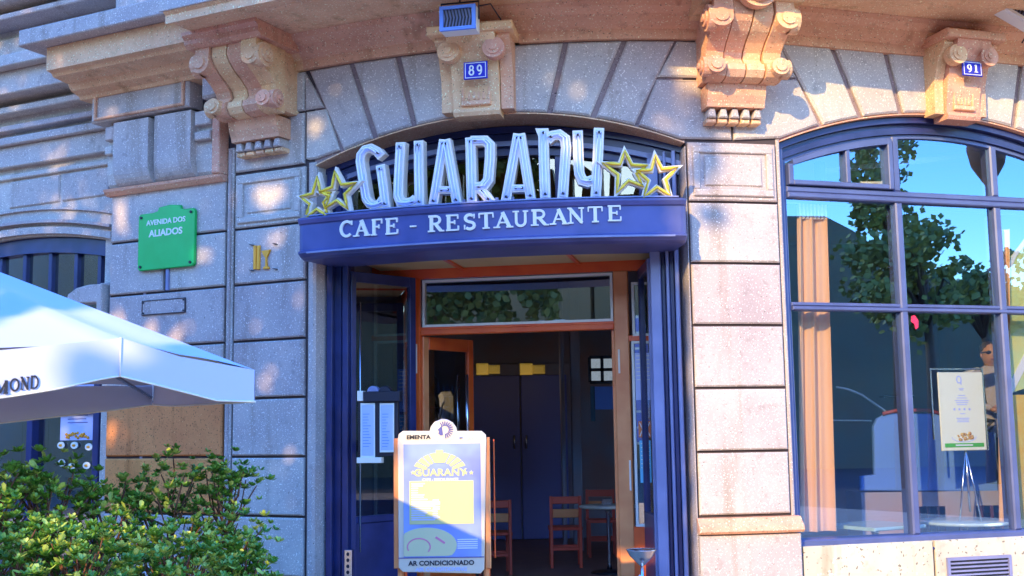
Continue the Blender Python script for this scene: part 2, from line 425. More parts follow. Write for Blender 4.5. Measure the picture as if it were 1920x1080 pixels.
# haunches left and right of each arch
side_stone([(-1.79, 4.42), (-1.60, 4.42), (-1.476, darch(-1.46, .03)), (-1.69, 3.99), (-1.77, 3.99), (-1.79, 4.0)])
side_stone([(-1.80, 4.44), (-1.625, 4.44), (-1.80, 4.77)])
side_stone([(-2.49, 3.965), (-1.81, 3.965), (-1.81, 4.42), (-2.49, 4.42)]); side_stone([(-2.49, 4.44), (-1.81, 4.44), (-1.81, 4.79), (-2.49, 4.79)])
side_stone([(1.06, darch(1.06, .03)), (1.40, 3.965), (1.83, 3.965), (1.83, 4.46), (1.215, 4.46)])
side_stone([(1.225, 4.485), (1.83, 4.485), (1.83, 4.79), (1.40, 4.79)])
side_stone([(1.85, 3.965), (2.25, 3.995), (2.605, warch(2.61, .03)), (2.43, 4.50), (1.85, 4.50)])
side_stone([(1.85, 4.525), (2.42, 4.525), (2.27, 4.83), (1.85, 4.83)])
block(5.3, 6.4, 0, 4.83, name='end_pier_stone')
# archivolts (reveal under the arch stones)
for arch, xs in ((darch, frange(JL, JR, 28)), (warch, frange(WL, WR, 28))):
    obj('archivolt', MB().band(lambda x: arch(x, 0), lambda x: arch(x, .0105), xs, -.40, -.012), M_bounce, B)

# keystone brackets with house numbers below ------------------------
def keystone(xc, zb, zt, w_, lean=0.):
    K = MB(); h = zt-zb
    prof = [(-.03, zb), (.15, zb), (.17, zb+.03), (.15, zb+.06), (.16, zb+.25*h), (.20, zb+.55*h), (.27, zb+.78*h), (.34, zb+.9*h), (.36, zt), (-.03, zt)]
    o = obj('keystone', K.sweep(prof, frange(xc-w_*.32, xc+w_*.32, 4)), M_bounce, B)
    for s in (-1, 1):
        c = MB(); p2 = [(-.03, zb+.05), (.12, zb+.05), (.13, zb+.5*h), (.20, zb+.78*h), (.30, zb+.95*h), (.30, zt), (-.03, zt)]
        a, b = sorted((xc+s*w_*.33, xc+s*w_*.5)); c.sweep(p2, frange(a, b, 2)); obj('side_scroll', c, M_bounce, o)
        v = MB(); zc = zt-.13; cy = MB()
        for r_, tt in ((.085, .0), (.055, .012), (.028, .024)):
            pts = []
            cx = xc+s*w_*.30; f0, f1 = .25, .34+tt
            vs = [W(cx+r_*math.cos(q*PI/8), zc+r_*math.sin(q*PI/8), f0) for q in range(16)]+[W(cx+r_*math.cos(q*PI/8), zc+r_*math.sin(q*PI/8), f1) for q in range(16)]
            cy.add(vs, [(q, (q+1) % 16, 16+(q+1) % 16, 16+q) for q in range(16)]+[tuple(range(16, 32))])
        obj('volute', cy, M_bounce, o)
    f = MB(); f.box(xc-w_*.2, xc+w_*.2, zb+.08, zb+.12, .15, .185, .006); f.box(xc-w_*.2, xc-w_*.16, zb+.12, zb+.48*h, .15, .175, .005); f.box(xc+w_*.16, xc+w_*.2, zb+.12, zb+.48*h, .15, .175, .005)
    for q in range(4): f.box(xc-w_*.11+q*w_*.065, xc-w_*.075+q*w_*.065, zb+.13, zb+.44*h, .152, .168, .004)
    obj('key_panel', f, M_bounce, o)
    obj('key_cap', MB().box(xc-w_*.56, xc+w_*.56, zt, zt+.07, -.03, .40, .012), M_bounce, B)
keystone(-.235, 4.17, 4.80, .58); keystone(3.87, 4.21, 4.86, .50)

# corbels -----------------------------------------------------------
def corbel(xc, w_, dz, medal=False):
    rib = [(0, 4.93), (.60, 4.93), (.61, 4.84), (.57, 4.78), (.50, 4.72), (.40, 4.66), (.33, 4.60), (.31, 4.55), (.34, 4.51), (.39, 4.49), (.40, 4.44), (.36, 4.39), (.28, 4.37), (0, 4.37)]
    pr = [(t, z+dz) for t, z in rib]
    base = obj('corbel', MB().box(xc-w_*.46, xc+w_*.46, 4.40+dz, 4.93+dz, -.03, .24, .01), M_bounce, B)
    n = 4
    for i in range(n):
        a = xc-w_/2+w_*i/n+.006; b = xc-w_/2+w_*(i+1)/n-.006
        k = 0 if i in (0, 3) else -.025
        obj('scroll_rib', MB().sweep([(max(.2, t+k), z) for t, z in pr], [a, a+.015, (a+b)/2, b-.015, b], smooth=False), M_bounce, base)
    for s in (-1, 1):
        for (tt, zz, rr) in ((.54, 4.80, .105), (.37, 4.46, .08)):
            c = MB(); x0 = xc+s*(w_/2-.03); x1 = xc+s*(w_/2+.035)
            for r_, e in ((rr, 0), (rr*.66, .018), (rr*.33, .034)):
                ring = lambda X: [W(X, zz+dz+r_*math.sin(q*PI/9), tt-.02+r_*math.cos(q*PI/9)) for q in range(18)]
                vs = ring(x0)+ring(x1+s*e)
                c.add(vs, [(q, (q+1) % 18, 18+(q+1) % 18, 18+q) for q in range(18)]+[tuple(range(18, 36))])
            # face disc seen from the street
            ring = lambda t_, k: [W(xc+s*(w_/2-.055)+rr*k*math.cos(q*PI/9), zz+dz+rr*k*math.sin(q*PI/9), t_) for q in range(18)]
            for k, t0, t1 in ((.85, tt-.05, tt+.07), (.5, tt+.07, tt+.085)):
                vs = ring(t0, k)+ring(t1, k); c.add(vs, [(q, (q+1) % 18, 18+(q+1) % 18, 18+q) for q in range(18)]+[tuple(range(18, 36))])
            obj('volute', c, M_bounce, base)
    tb = [(0, 4.37), (.22, 4.37), (.20, 4.28), (.17, 4.22), (.165, 4.19), (0, 4.19)]
    obj('tablet', MB().sweep([(t, z+dz) for t, z in tb], frange(xc-w_*.42, xc+w_*.36, 4)), M_bounce, base)
    for i in range(5):
        a = xc-w_*.40+i*w_*.155; z1 = 4.185+dz
        obj('tooth', MB().prism([(a, z1-.075), (a+w_*.12, z1-.075), (a+w_*.10, z1), (a+w_*.03, z1)], 0, .14, .01), M_stone, base)
        obj('drop', MB().box(a-.002, a+w_*.125, z1-.115, z1-.079, 0, .11, .008), M_bounce, base)
    ab = [(-.03, 4.93), (.62, 4.93), (.66, 4.96), (.66, 5.0), (.70, 5.03), (.70, 5.06), (-.03, 5.06)]
    obj('abacus', MB().sweep([(t, z+dz) for t, z in ab], frange(xc-w_*.6, xc+w_*.6, 4)), M_bounce, base)
    if medal:
        c = MB()
        for r_, t0, t1 in ((.135, .62, .70), (.10, .70, .74)):
            ring = lambda t_: [W(xc+r_*math.cos(q*PI/12), 4.98+dz+r_*math.sin(q*PI/12), t_) for q in range(24)]
            c.add(ring(t0)+ring(t1), [(q, (q+1) % 24, 24+(q+1) % 24, 24+q) for q in range(24)]+[tuple(range(24, 48))])
        obj('medallion', c, M_bounce, base)
corbel(-2.15, .60, 0.); corbel(1.83, .60, .0, True)

# top moulding, soffit and balcony slab ------------------------------
xs_all = frange(-1.80, 6.4, 60)
mo = [(-.03, 4.80), (.025, 4.80), (.03, 4.88), (.07, 4.90), (.10, 4.94), (.12, 4.98), (.20, 5.02), (.22, 5.06), (-.03, 5.06)]
obj('cornice_moulding', MB().sweep(mo, xs_all), M_bounce, B)
obj('cornice_moulding', MB().sweep(mo, frange(-2.55, -1.80, 5)), M_bounce, B)
slab = [(-.03, 5.062), (.98, 5.062), (.98, 5.03), (1.0, 5.03), (1.0, 5.10), (1.03, 5.12), (1.03, 5.34), (1.06, 5.36), (1.06, 5.42), (-.03, 5.42)]
obj('balcony_slab', MB().sweep(slab, frange(-2.42, 6.4, 64)), M_bounce, B)
so_ = MB(); so_.sweep([(.30, 5.045), (.80, 5.045), (.82, 5.06), (.28, 5.06)], frange(-1.6, 1.3, 20)); so_.sweep([(.30, 5.045), (.80, 5.045), (.82, 5.06), (.28, 5.06)], frange(2.3, 5.6, 20)); obj('soffit_panel', so_, M_bounce, B)
# face of the slab left: rough lighter stone
obj('slab_face', MB().box(-2.45, 1.2, 5.125, 5.335, 1.031, 1.045, .004), M_stone, B)
# balcony parapet above (out of view, completes the slab)
obj('parapet', MB().sweep([(.9, 5.42), (1.0, 5.42), (1.0, 6.3), (.9, 6.3)], frange(-2.4, 6.4, 40)), M_stone, B)

# far-left ornament over the pilaster: frieze, console slabs, cornice ---
OR = obj('frieze_panel', MB().box(-3.95, -2.86, 4.60, 4.90, -.03, .16, .015), M_stone, B)
fr = MB(); fr.box(-3.9, -2.90, 4.86, 4.885, .16, .185, .006); fr.box(-3.9, -2.90, 4.615, 4.64, .16, .185, .006); fr.box(-3.9, -3.875, 4.64, 4.86, .16, .185, .005); fr.box(-2.925, -2.90, 4.64, 4.86, .16, .185, .005)
obj('frieze_rim', fr, M_bounce, OR)
cor = [(-.03, 4.90), (.18, 4.90), (.20, 4.93), (.30, 4.96), (.34, 5.02), (.52, 5.04), (.54, 5.07), (.60, 5.08), (.60, 5.30), (-.03, 5.30)]
obj('side_cornice', MB().sweep([(t, z-.06) for t, z in cor], frange(-4.06, -2.44, 6)), M_bounce, B)
obj('side_ledge', MB().box(-4.25, -2.44, 5.246, 5.40, -.03, .75, .01), M_stone, B)
def console(a0, a1, mt=M_stone):
    pr = [(-.03, 4.57), (.14, 4.57), (.14, 4.15)]
    for k in range(1, 8):
        a = PI/2*k/7; pr.append((.14+.0-.14*(1-math.cos(a)), 4.15-.20*math.sin(a)))
    pr += [(-.03, 3.95)]
    obj('console_slab', MB().sweep(pr, frange(a0, a1, 3)), mt, B)
console(-3.70, -3.31); console(-3.24, -2.85)
pr = [(-.03, 4.57), (.06, 4.57), (.06, 4.10), (.04, 4.0), (0., 3.95), (-.03, 3.95)]
obj('console_ground', MB().sweep(pr, frange(-3.83, -2.59, 6)), M_stone, B)
for z0, z1 in ((4.42, 4.55), (4.28, 4.36)):
    obj('side_dentil', MB().box(-2.83, -2.66, z0, z1, .06, .12, .01), M_stone, B); obj('side_dentil', MB().box(-3.82, -3.73, z0, z1, .06, .12, .01), M_stone, B)
obj('ledge_moulding', MB().sweep([(-.03, 3.895), (.03, 3.895), (.07, 3.93), (.08, 3.955), (-.03, 3.955)], frange(-3.86, -2.58, 5)), M_bounce, B)
obj('end_return', MB().box(-2.66, -2.58, 3.96, 4.9, -.03, .1, .01), M_bounce, B)
obj('side_bracket', MB().box(-2.62, -2.46, 4.6, 4.93, -.03, .30, .02), M_stone, B)

# ================================================================== the wing at far left
WN = root('adjoining_wing', (-6, 12, 0), 'shaded stone wing at far left with flat arch window and heavy cornices', 'building')
XA, XB = -7.4, -3.86
rec = -.22
w = MB(); wl, wr = fac(-20, 500, rec)[0], fac(197, 500, rec)[0]
ar = lambda X, o=0.: 3.66-.10*(X-(wl+.35))**2+o
w.box(XA, wl-.6, 0, 7, rec-.3, rec); w.box(wr, XB, 0, 7, rec-.3, rec); w.band(lambda x: ar(x, 0), lambda x: 7, frange(wl-.6, wr, 16), rec-.3, rec)
obj('wing_wall', w, M_stone, WN)
for o, hh, tt in ((.02, .07, .05), (.13, .03, .07), (.27, .02, .03)):
    obj('arch_band', MB().band(lambda x: ar(x, o), lambda x: ar(x, o+hh), frange(wl-.6, wr+.1, 16), rec, rec+tt), M_stone, WN)
for z0, z1, tt, mt in ((4.28, 4.33, .04, M_stone), (4.40, 4.62, .08, M_stone), (4.62, 4.70, .14, M_stone), (4.78, 4.84, .10, M_stone), (4.95, 5.02, .16, M_stone), (5.10, 5.34, .30, M_stone), (5.34, 5.46, .42, M_stone), (5.9, 5.96, .3, M_stone), (6.05, 6.15, .4, M_stone)):
    obj('string_course', MB().box(XA, XB-.02, z0, z1, rec, rec+tt, .01), mt, WN)
obj('sunk_panel', MB().box(-5.6, -4.35, 5.56, 5.82, rec, rec+.04, .015), M_stone, WN)
for a0, a1 in ((-5.3, -4.66), (-4.62, -4.05)): obj('wing_stone', MB().box(a0, a1, 3.98, 4.26, rec, rec+.02, .012), M_stone, WN)
obj('sill_bracket', MB().prism([fac(128, 571, .0), fac(134, 553, 0), fac(150, 541, 0), fac(172, 535, 0), fac(197, 533, 0), fac(197, 600, 0), fac(187, 600, 0), fac(187, 568, 0)], -.1, .05, .01), M_stone, WN)
obj('lit_jamb_stone', MB().box(wr, XB, 2.72, 3.1, rec, rec+.06, .01), M_stone, WN)
wf = obj('window_frame', MB().band(lambda x: ar(x, -.16), lambda x: ar(x, -.005), frange(wl-.6, wr, 16), rec-.22, rec-.06), M_blue, WN)
xm = [fac(x, 500, rec-.14)[0] for x in (8, 53, 101, 149, 193)]
for i, x in enumerate(xm): obj('mullion', MB().box(x-.022, x+.022, 2.60, ar(x, -.16), rec-.18, rec-.09, .005), M_blue, wf)
obj('transom', MB().box(wl-.6, wr, 2.52, 2.60, rec-.2, rec-.07, .005), M_blue, wf)
obj('transom', MB().box(wl-.6, wr, 1.84, 1.90, rec-.2, rec-.07, .005), M_blue, wf)
for a0, a1 in zip([wl-.6]+xm, xm+[wr]): obj('pane', MB().box(a0, a1, .4, 3.55, rec-.145, rec-.137), M_dglass, wf)
for a in (fac(62, 800, rec-.1)[0], fac(186, 800, rec-.1)[0]): obj('post', MB().box(a-.035, a+.035, 0, 2.52, rec-.2, rec-.05, .006), M_blue, wf)
w = MB(); w.box(XA, XB+.3, 0, 5, rec-1.6, rec-1.55); obj('room_back', w, M_inwall, WN)
# poster in that window and the round dish pictures
pa, pz1 = fac(112, 756, rec-.1); pb, pz0 = fac(175, 825, rec-.1)
po = root('menu_poster', W((pa+pb)/2, pz0, rec-.1), 'blue poster with a dish at its foot behind the parasol, in the far left window', 'poster')
obj('sheet', MB().box(pa, pb, pz0, pz1+.3, rec-.125, rec-.118), M_paleblue, po)
q = MB()
for i in range(5): q.box(pa+.09, pb-.09-.02*(i % 2), pz0+.17+i*.035, pz0+.178+i*.035, rec-.118, rec-.115)
obj('printed_lines', q, M_navyink, po)
q = MB()
for i in range(22): q.ball(W(pa+.07+R.random()*(pb-pa-.14), pz0+.02+R.random()*.06, rec-.112), .014, n=6, k=4)
obj('printed_dish', q, M_gold, po)
kk = 0
for (x, y) in ((112, 835), (137, 835), (164, 838), (113, 868), (132, 875), (160, 873)):
    a, z = fac(x, y, rec-.1); q = MB(); ring = [W(a+.045*math.cos(u*PI/8), z+.035*math.sin(u*PI/8), rec-.12) for u in range(16)]
    kk += 1
    pic = obj('dish_sticker', MB().add(ring+[W(a+.045*math.cos(u*PI/8), z+.035*math.sin(u*PI/8), rec-.114) for u in range(16)], [(u, (u+1) % 16, 16+(u+1) % 16, 16+u) for u in range(16)]+[tuple(range(16, 32))]), M_paper, None,
        ['upper left round dish sticker on the far left window', 'upper middle round dish sticker on the far left window', 'upper right round dish sticker on the far left window', 'lower left round dish sticker just above the hedge', 'lower middle round dish sticker just above the hedge', 'lower right round dish sticker just above the hedge'][kk-1], 'sticker', 'round dish stickers on the far left window')
    obj('dish', MB().ball(W(a, z, rec-.11), .018, 1.2, .5, .7, 8, 6), M_gold, pic)

# ================================================================== the door front
DR = root('door_front', D(-.17, 0, 0), 'dark blue arched door front with fanlight and open leaves round a red wood vestibule', 'door')
a_l, a_r = -1.70, 1.40
dar = lambda a, o=0.: 4.212-.116*(a+.13)**2+o-.01
# arched frame of stepped mouldings
for i, (o0, o1, v0, v1) in enumerate(((-.055, 0., -.30, -.16), (-.12, -.058, -.32, -.20), (-.165, -.123, -.34, -.17), (-.235, -.168, -.36, -.23))):
    e = .0+i*.03
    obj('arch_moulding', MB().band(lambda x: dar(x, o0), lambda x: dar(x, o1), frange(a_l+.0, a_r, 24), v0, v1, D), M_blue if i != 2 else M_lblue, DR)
# jamb posts with ribs, from the photo's strips
def jamb(x0, x1, v0, v1, mt, ztop=4.0):
    a0 = dpl(x0, 760, v1)[0]; a1 = dpl(x1, 760, v1)[0]; obj('jamb_rib', MB().box(a0, a1, 0, ztop, v0, v1, .006, D), mt, DR)
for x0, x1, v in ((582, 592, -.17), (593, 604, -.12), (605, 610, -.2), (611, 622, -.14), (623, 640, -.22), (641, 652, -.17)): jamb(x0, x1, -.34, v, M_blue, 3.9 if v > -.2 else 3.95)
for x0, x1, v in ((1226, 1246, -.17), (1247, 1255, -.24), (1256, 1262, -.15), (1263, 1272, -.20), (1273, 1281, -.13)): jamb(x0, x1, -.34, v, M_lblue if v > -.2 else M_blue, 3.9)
vb = -.95
zc = dpl(970, 500, vb)[1]+.02
# header behind the sign band
obj('header', MB().box(a_l+.0, a_r, zc+.032, 3.42, -.36, -.24, .0, D), M_blue, DR)
obj('header_soffit', MB().box(-1.42, 1.15, zc+.06, 3.085, -.24, .18, .003, D), M_black, DR)
# fanlight glass and bars
fx = [dpl(x, 320, -.3)[0] for x in (640, 792, 1048, 1204)]
for i, (a0, a1) in enumerate(zip([a_l]+fx, fx+[a_r])):
    b = MB(); b.band(lambda x: 3.42, lambda x: dar(x, -.20), frange(a0, a1, 6), -.312, -.306, D); obj('fanlight_pane', b, M_bglass, DR)
for a in fx:
    obj('fanlight_bar', MB().box(a-.028, a+.028, 3.42, dar(a, -.2), -.35, -.25, .005, D), M_blue, DR)
for a0, a1 in ((a_l+.1, fx[0]), (fx[3], a_r-.1)):
    b = MB(); b.ribbon([(a0+.04, 3.46), (a1-.05, 3.46), (a1-.05, dar(a1, -.27)), (a0+.05, dar(a0, -.27))], .03, -.30, -.27, D, closed=True); obj('casement_frame', b, M_lblue, DR)
b = MB().box(a_l, a_r, 3.42, 4.1, -.50, -.48, 0, D); obj('fanlight_back', b, mat('ochre_reflection', (.30, .16, .04), .8, noise=(.12, .13, .06), nscale=2.2), DR)  # added backing sheet with the ochre reflection put into its colour
obj('glass_block', MB().box(*[dpl(1064, 300, -.34)[0], dpl(1118, 300, -.34)[0]], 3.84, 3.97, -.42, -.40, .01, D), M_face, DR)

# --- vestibule ceiling: three ochre panels between battens
vb = -.95
zc = dpl(970, 500, vb)[1]+.02; print('ZC', zc)
cp = [-1.42, -.86, -.80, .36, .42, 1.18]
obj('vestibule_ceiling', MB().box(-1.5, 1.3, zc+.03, zc+.06, vb, -.24, 0, D), M_red, DR)
def skew(a, z, v): return D(a+ (v-vb)*.0, z, v)
for a0, a1 in ((-1.40, -.66), (-.62, .40), (.44, 1.16)):
    obj('ceiling_panel', MB().box(a0, a1, zc-.012, zc+.028, vb+.04, -.27, .012, D), M_panel, DR)
for a in (-.64, .42): obj('batten', MB().box(a-.018, a+.018, zc-.03, zc+.028, vb+.02, -.26, .004, D), M_red, DR)
# side walls of the vestibule
obj('vestibule_side', MB().box(-1.56, -1.50, 0, zc+.05, vb, -.25, 0, D), M_inwall, DR); obj('vestibule_side', MB().box(1.27, 1.33, 0, zc+.05, vb, -.25, 0, D), M_inwall, DR)

# --- red timber screen
def dq(x, y, v=vb): return dpl(x, y, v)
zt = dq(970, 612)[1]; ztr = dq(970, 520)[1]; zh = dq(970, 492)[1]
pl0, pl1 = dq(770, 800)[0], dq(789, 800)[0]; pr0, pr1 = dq(1156, 800)[0], dq(1184, 800)[0]
SC = obj('timber_screen', MB().box(-1.5, 1.3, ztr+.02, zc+.03, vb-.06, vb, .004, D), M_red, DR)
obj('screen_post', MB().box(pl0, pl1, 0, ztr+.02, vb-.06, vb+.01, .008, D), M_red, SC)
obj('screen_post', MB().box(pr0, pr1, 0, ztr+.02, vb-.06, vb+.01, .008, D), M_orange, SC)
obj('door_head', MB().box(pl1, pr0, zt-.055, zt+.0, vb-.06, vb+.008, .008, D), M_red, SC)
b = MB(); b.ribbon([(pl1+.035, zt+.03), (pr0-.015, zt+.03), (pr0-.015, ztr-.005), (pl1+.035, ztr-.005)], .022, vb-.02, vb+.012, D, closed=True); obj('transom_bead', b, M_white, SC)
obj('transom_pane', MB().box(pl1, pr0, zt, ztr+.02, vb-.03, vb-.024, 0, D), M_dglass, SC)
obj('transom_rail', MB().box(pl1, pr0, zt-.002, zt+.02, vb-.05, vb-.001, 0, D), M_red, SC)
def side_light(x0, x1, ya, yb, mt=M_white):
    a0, z1 = dq(x0, ya); a1, z0 = dq(x1, yb)
    b = MB(); b.ribbon([(a0, z0), (a1, z0), (a1, z1), (a0, z1)], .022, vb-.02, vb+.01, D, closed=True); obj('side_light_bead', b, mt, SC)
    obj('side_light_pane', MB().box(a0, a1, z0, z1, vb-.03, vb-.024, 0, D), M_dglass, SC)
for x0, x1 in ((704, 766), (1186, 1216)):
    side_light(x0, x1, 532, 627); side_light(x0, x1, 642, 985)
    a0, a1 = dq(x0, 600)[0], dq(x1, 600)[0]; z = dq(x0, 634)[1]
    obj('side_rail', MB().box(a0-.05, a1+.03, z-.025, z+.025, vb-.05, vb+.005, .004, D), M_red, SC)
    z = dq(x0, 985)[1]; obj('side_base', MB().box(a0-.05, a1+.03, 0, z-.01, vb-.05, vb+.005, .004, D), M_red, SC)
# notices stuck in the side lights
nz = [((746, 692, 768, 772), 'pale blue notice in the left side light beside the red post', M_lblue2), ((746, 778, 762, 820), 'small turquoise notice under the pale blue one at the red post', mat('turquoise_print', (.05, .35, .55), .5)),
      ((1190, 662, 1214, 750), 'white and blue notice high in the right side light', M_paleblue), ((1197, 790, 1213, 820), 'orange crossed notice in the right side light', mat('orange_print', (.8, .2, .05), .5)), ((1199, 826, 1212, 905), 'tall cyan notice low in the right side light', mat('cyan_print', (.15, .55, .75), .5))]
for (x0, y0, x1, y1), lb, mt in nz:
    a0, z1 = dpl(x0, y0, vb+.01); a1, z0 = dpl(x1, y1, vb+.01)
    n_ = root('notice', D((a0+a1)/2, z0, vb+.01), lb, 'notice')
    obj('sheet', MB().box(a0, a1, z0, z1, vb+.013, vb+.017, 0, D), mt, n_)
    q = MB()
    if 'crossed' in lb:
        q.ribbon([(a0+.01, z0+.01), (a1-.01, z1-.01)], .008, vb+.018, vb+.020, D); q.ribbon([(a1-.01, z0+.01), (a0+.01, z1-.01)], .008, vb+.0202, vb+.022, D)
    else:
        for i in range(7): q.box(a0+.012, a1-.012-R.random()*.02, z1-.03-i*.035, z1-.022-i*.035, vb+.0175, vb+.019, 0, D)
    obj('print', q, M_white, n_)

# --- blue outer leaves (glazed), hinged at the jambs
def leaf_map(ah, ang, s=1):
    o = Vector(D(ah, 0, -.25)); e = (DE.normalized()*math.cos(ang)*s-DN*math.sin(ang)); n = Vector((e.y, -e.x, 0))
    if n.dot(DN) < 0: n = -n
    def m(u, z, t): p = o+e*u+n*t; return (p.x, p.y, z)
    return m
mL = leaf_map(dpl(655, 760, -.25)[0], math.radians(56))
LF = obj('outer_leaf', MB().box(0, .055, 0, 3.02, -.03, .03, .006, mL), M_blue, DR, 'glazed left outer leaf folded back')
obj('stile', MB().box(.66, .73, 0, 3.02, -.03, .03, .006, mL), M_blue, LF); obj('rail', MB().box(.055, .66, 2.93, 3.02, -.03, .03, .006, mL), M_blue, LF)
obj('rail', MB().box(.055, .66, .84, .90, -.03, .03, .006, mL), M_blue, LF); obj('kick_panel', MB().box(.055, .66, 0, .84, -.02, .015, .006, mL), M_blue, LF)
obj('leaf_pane', MB().box(.055, .66, .90, 2.93, -.004, .004, 0, mL), M_dglass, LF)
obj('leaf_rod', MB().tube([mL(.08, .6, .05), mL(.08, 2.75, .05)], .008, 6), M_chrome, LF)
mR = leaf_map(dpl(1228, 760, -.25)[0], math.radians(78), -1)
LR = obj('outer_leaf', MB().box(0, .05, 0, 3.02, -.03, .03, .006, mR), M_lblue, DR, 'right outer leaf seen nearly edge on')
obj('stile', MB().box(.64, .71, 0, 3.02, -.03, .03, .006, mR), M_blue, LR); obj('rail', MB().box(.05, .64, 2.93, 3.02, -.03, .03, .006, mR), M_blue, LR)
obj('kick_panel', MB().box(.05, .64, 0, .9, -.03, .03, .006, mR), M_blue, LR); obj('leaf_pane', MB().box(.05, .64, .9, 2.93, -.004, .004, 0, mR), M_dglass, LR)
# keypad plate with round holes, bottom left
a0, z1 = dpl(649, 1030, -.2); a1, z0 = dpl(663, 1075, -.2)
kp = root('lock_plate', D(a0, z0, -.16), 'small steel lock plate with a column of round holes low on left jamb', 'lock plate')
obj('plate', MB().box(a0, a1, z0-.02, z1, -.20, -.15, .004, D), M_chrome, kp)
for i in range(4):
    z = z1-.035-i*.05; c = (a0+a1)/2; ring = lambda v: [D(c+.013*math.cos(u*PI/5), z+.016*math.sin(u*PI/5), v) for u in range(10)]
    obj('hole', MB().add(ring(-.152)+ring(-.147), [(u, (u+1) % 10, 10+(u+1) % 10, 10+u) for u in range(10)]+[tuple(range(10, 20))]), M_black, kp)

# --- inner red leaves opened inward
def in_map(x, ang, s=1):
    ah = dpl(x, 760, vb-.05)[0]; o = Vector(D(ah, 0, vb-.05)); e = (DE.normalized()*math.cos(ang)*s-DN*math.sin(ang)); n = Vector((e.y, -e.x, 0))
    if n.dot(DN) < 0: n = -n
    def m(u, z, t): p = o+e*u+n*t; return (p.x, p.y, z)
    return m
m1 = in_map(791, math.radians(62)); zi = zt-.06
IL = obj('inner_leaf', MB().box(0, .075, 0, zi, -.025, .025, .006, m1), M_orange, DR, 'red wood left inner leaf opened inward')
obj('rail', MB().box(.075, .62, zi-.12, zi, -.025, .025, .006, m1), M_red, IL); obj('stile', MB().box(.62, .70, 0, zi, -.025, .025, .006, m1), M_red, IL)
obj('rail', MB().box(.075, .62, 0, .5, -.025, .025, .006, m1), M_red, IL); obj('leaf_pane', MB().box(.075, .62, .5, zi-.12, -.004, .004, 0, m1), M_dglass, IL)
obj('pull_bar', MB().tube([m1(.56, 1.2, .06), m1(.56, 2.15, .06)], .014, 8), M_chrome, IL)
m2 = in_map(1155, math.radians(84), -1)
IR = obj('inner_leaf', MB().box(0, .09, 0, zi, -.025, .025, .006, m2), M_orange, DR, 'orange right inner leaf standing edge on')
obj('stile', MB().box(.62, .70, 0, zi, -.025, .025, .006, m2), M_orange, IR); obj('rail', MB().box(.09, .62, zi-.12, zi, -.025, .025, .006, m2), M_red, IR); obj('leaf_pane', MB().box(.09, .62, .1, zi-.12, -.004, .004, 0, m2), M_dglass, IR)
ee = MB().box(dpl(1154, 800, vb-.03)[0], dpl(1171, 800, vb-.03)[0], 0, zi, vb-.10, vb-.055, .006, D); obj('leaf_edge', ee, M_orange, IR)
h = MB()
for y0, y1, x in ((655, 700, 1160), (863, 920, 1181), (645, 700, 780)):
    a, z1 = dpl(x, y0, vb+.02); z0 = dpl(x, y1, vb+.02)[1]; obj('hinge_strip', MB().box(a-.008, a+.008, z0, z1, vb+.011, vb+.022, .003, D), M_cream, SC)

# ================================================================== sign band and letters
tb = .30
zb0, zb1 = 3.10, 3.395
SB = root('sign_band', W(-.15, 3.05, .2), 'blue curved enamel sign band with cream words over the door', 'sign')
prof = [(-.30, 3.06), (tb-.07, 3.06), (tb-.02, 3.075), (tb+.02, zb0+.005), (tb+.02, zb0+.02), (tb, zb0+.03), (tb, zb1-.05), (tb+.015, zb1-.04), (tb+.03, zb1-.01), (tb+.03, zb1+.005), (tb-.02, zb1+.02), (-.30, zb1+.02)]
bl = fac(557, 450, tb)[0]; br = fac(1289, 410, tb)[0]
sm = frange(bl, br, 26)
# ends rounded back to the wall
ends = MB()
def wb(X, z, t):
    if t > 0:
        d = min(X-bl, br-X); 
        if d < .05: t = t-(.05-math.sqrt(max(0, .0025-(.05-d)**2)))*min(1, t/.3)
    return W(X, z, t)
obj('band', MB().sweep(prof, [bl, bl+.002, bl+.007, bl+.017, bl+.03]+frange(bl+.05, br-.05, 26)+[br-.03, br-.017, br-.007, br-.002, br], wb), M_band, SB)
obj('lower_strip', MB().sweep([(tb+.021, zb0-.004), (tb+.032, zb0-.002), (tb+.032, zb0+.012), (tb+.021, zb0+.014)], frange(bl+.1, br-.1, 24)), M_lblue, SB)
obj('top_shelf', MB().sweep([(-.25, zb1+.0205), (tb, zb1+.0205), (tb, zb1+.032), (-.25, zb1+.032)], frange(bl+.06, br-.06, 24)), M_lblue, SB)

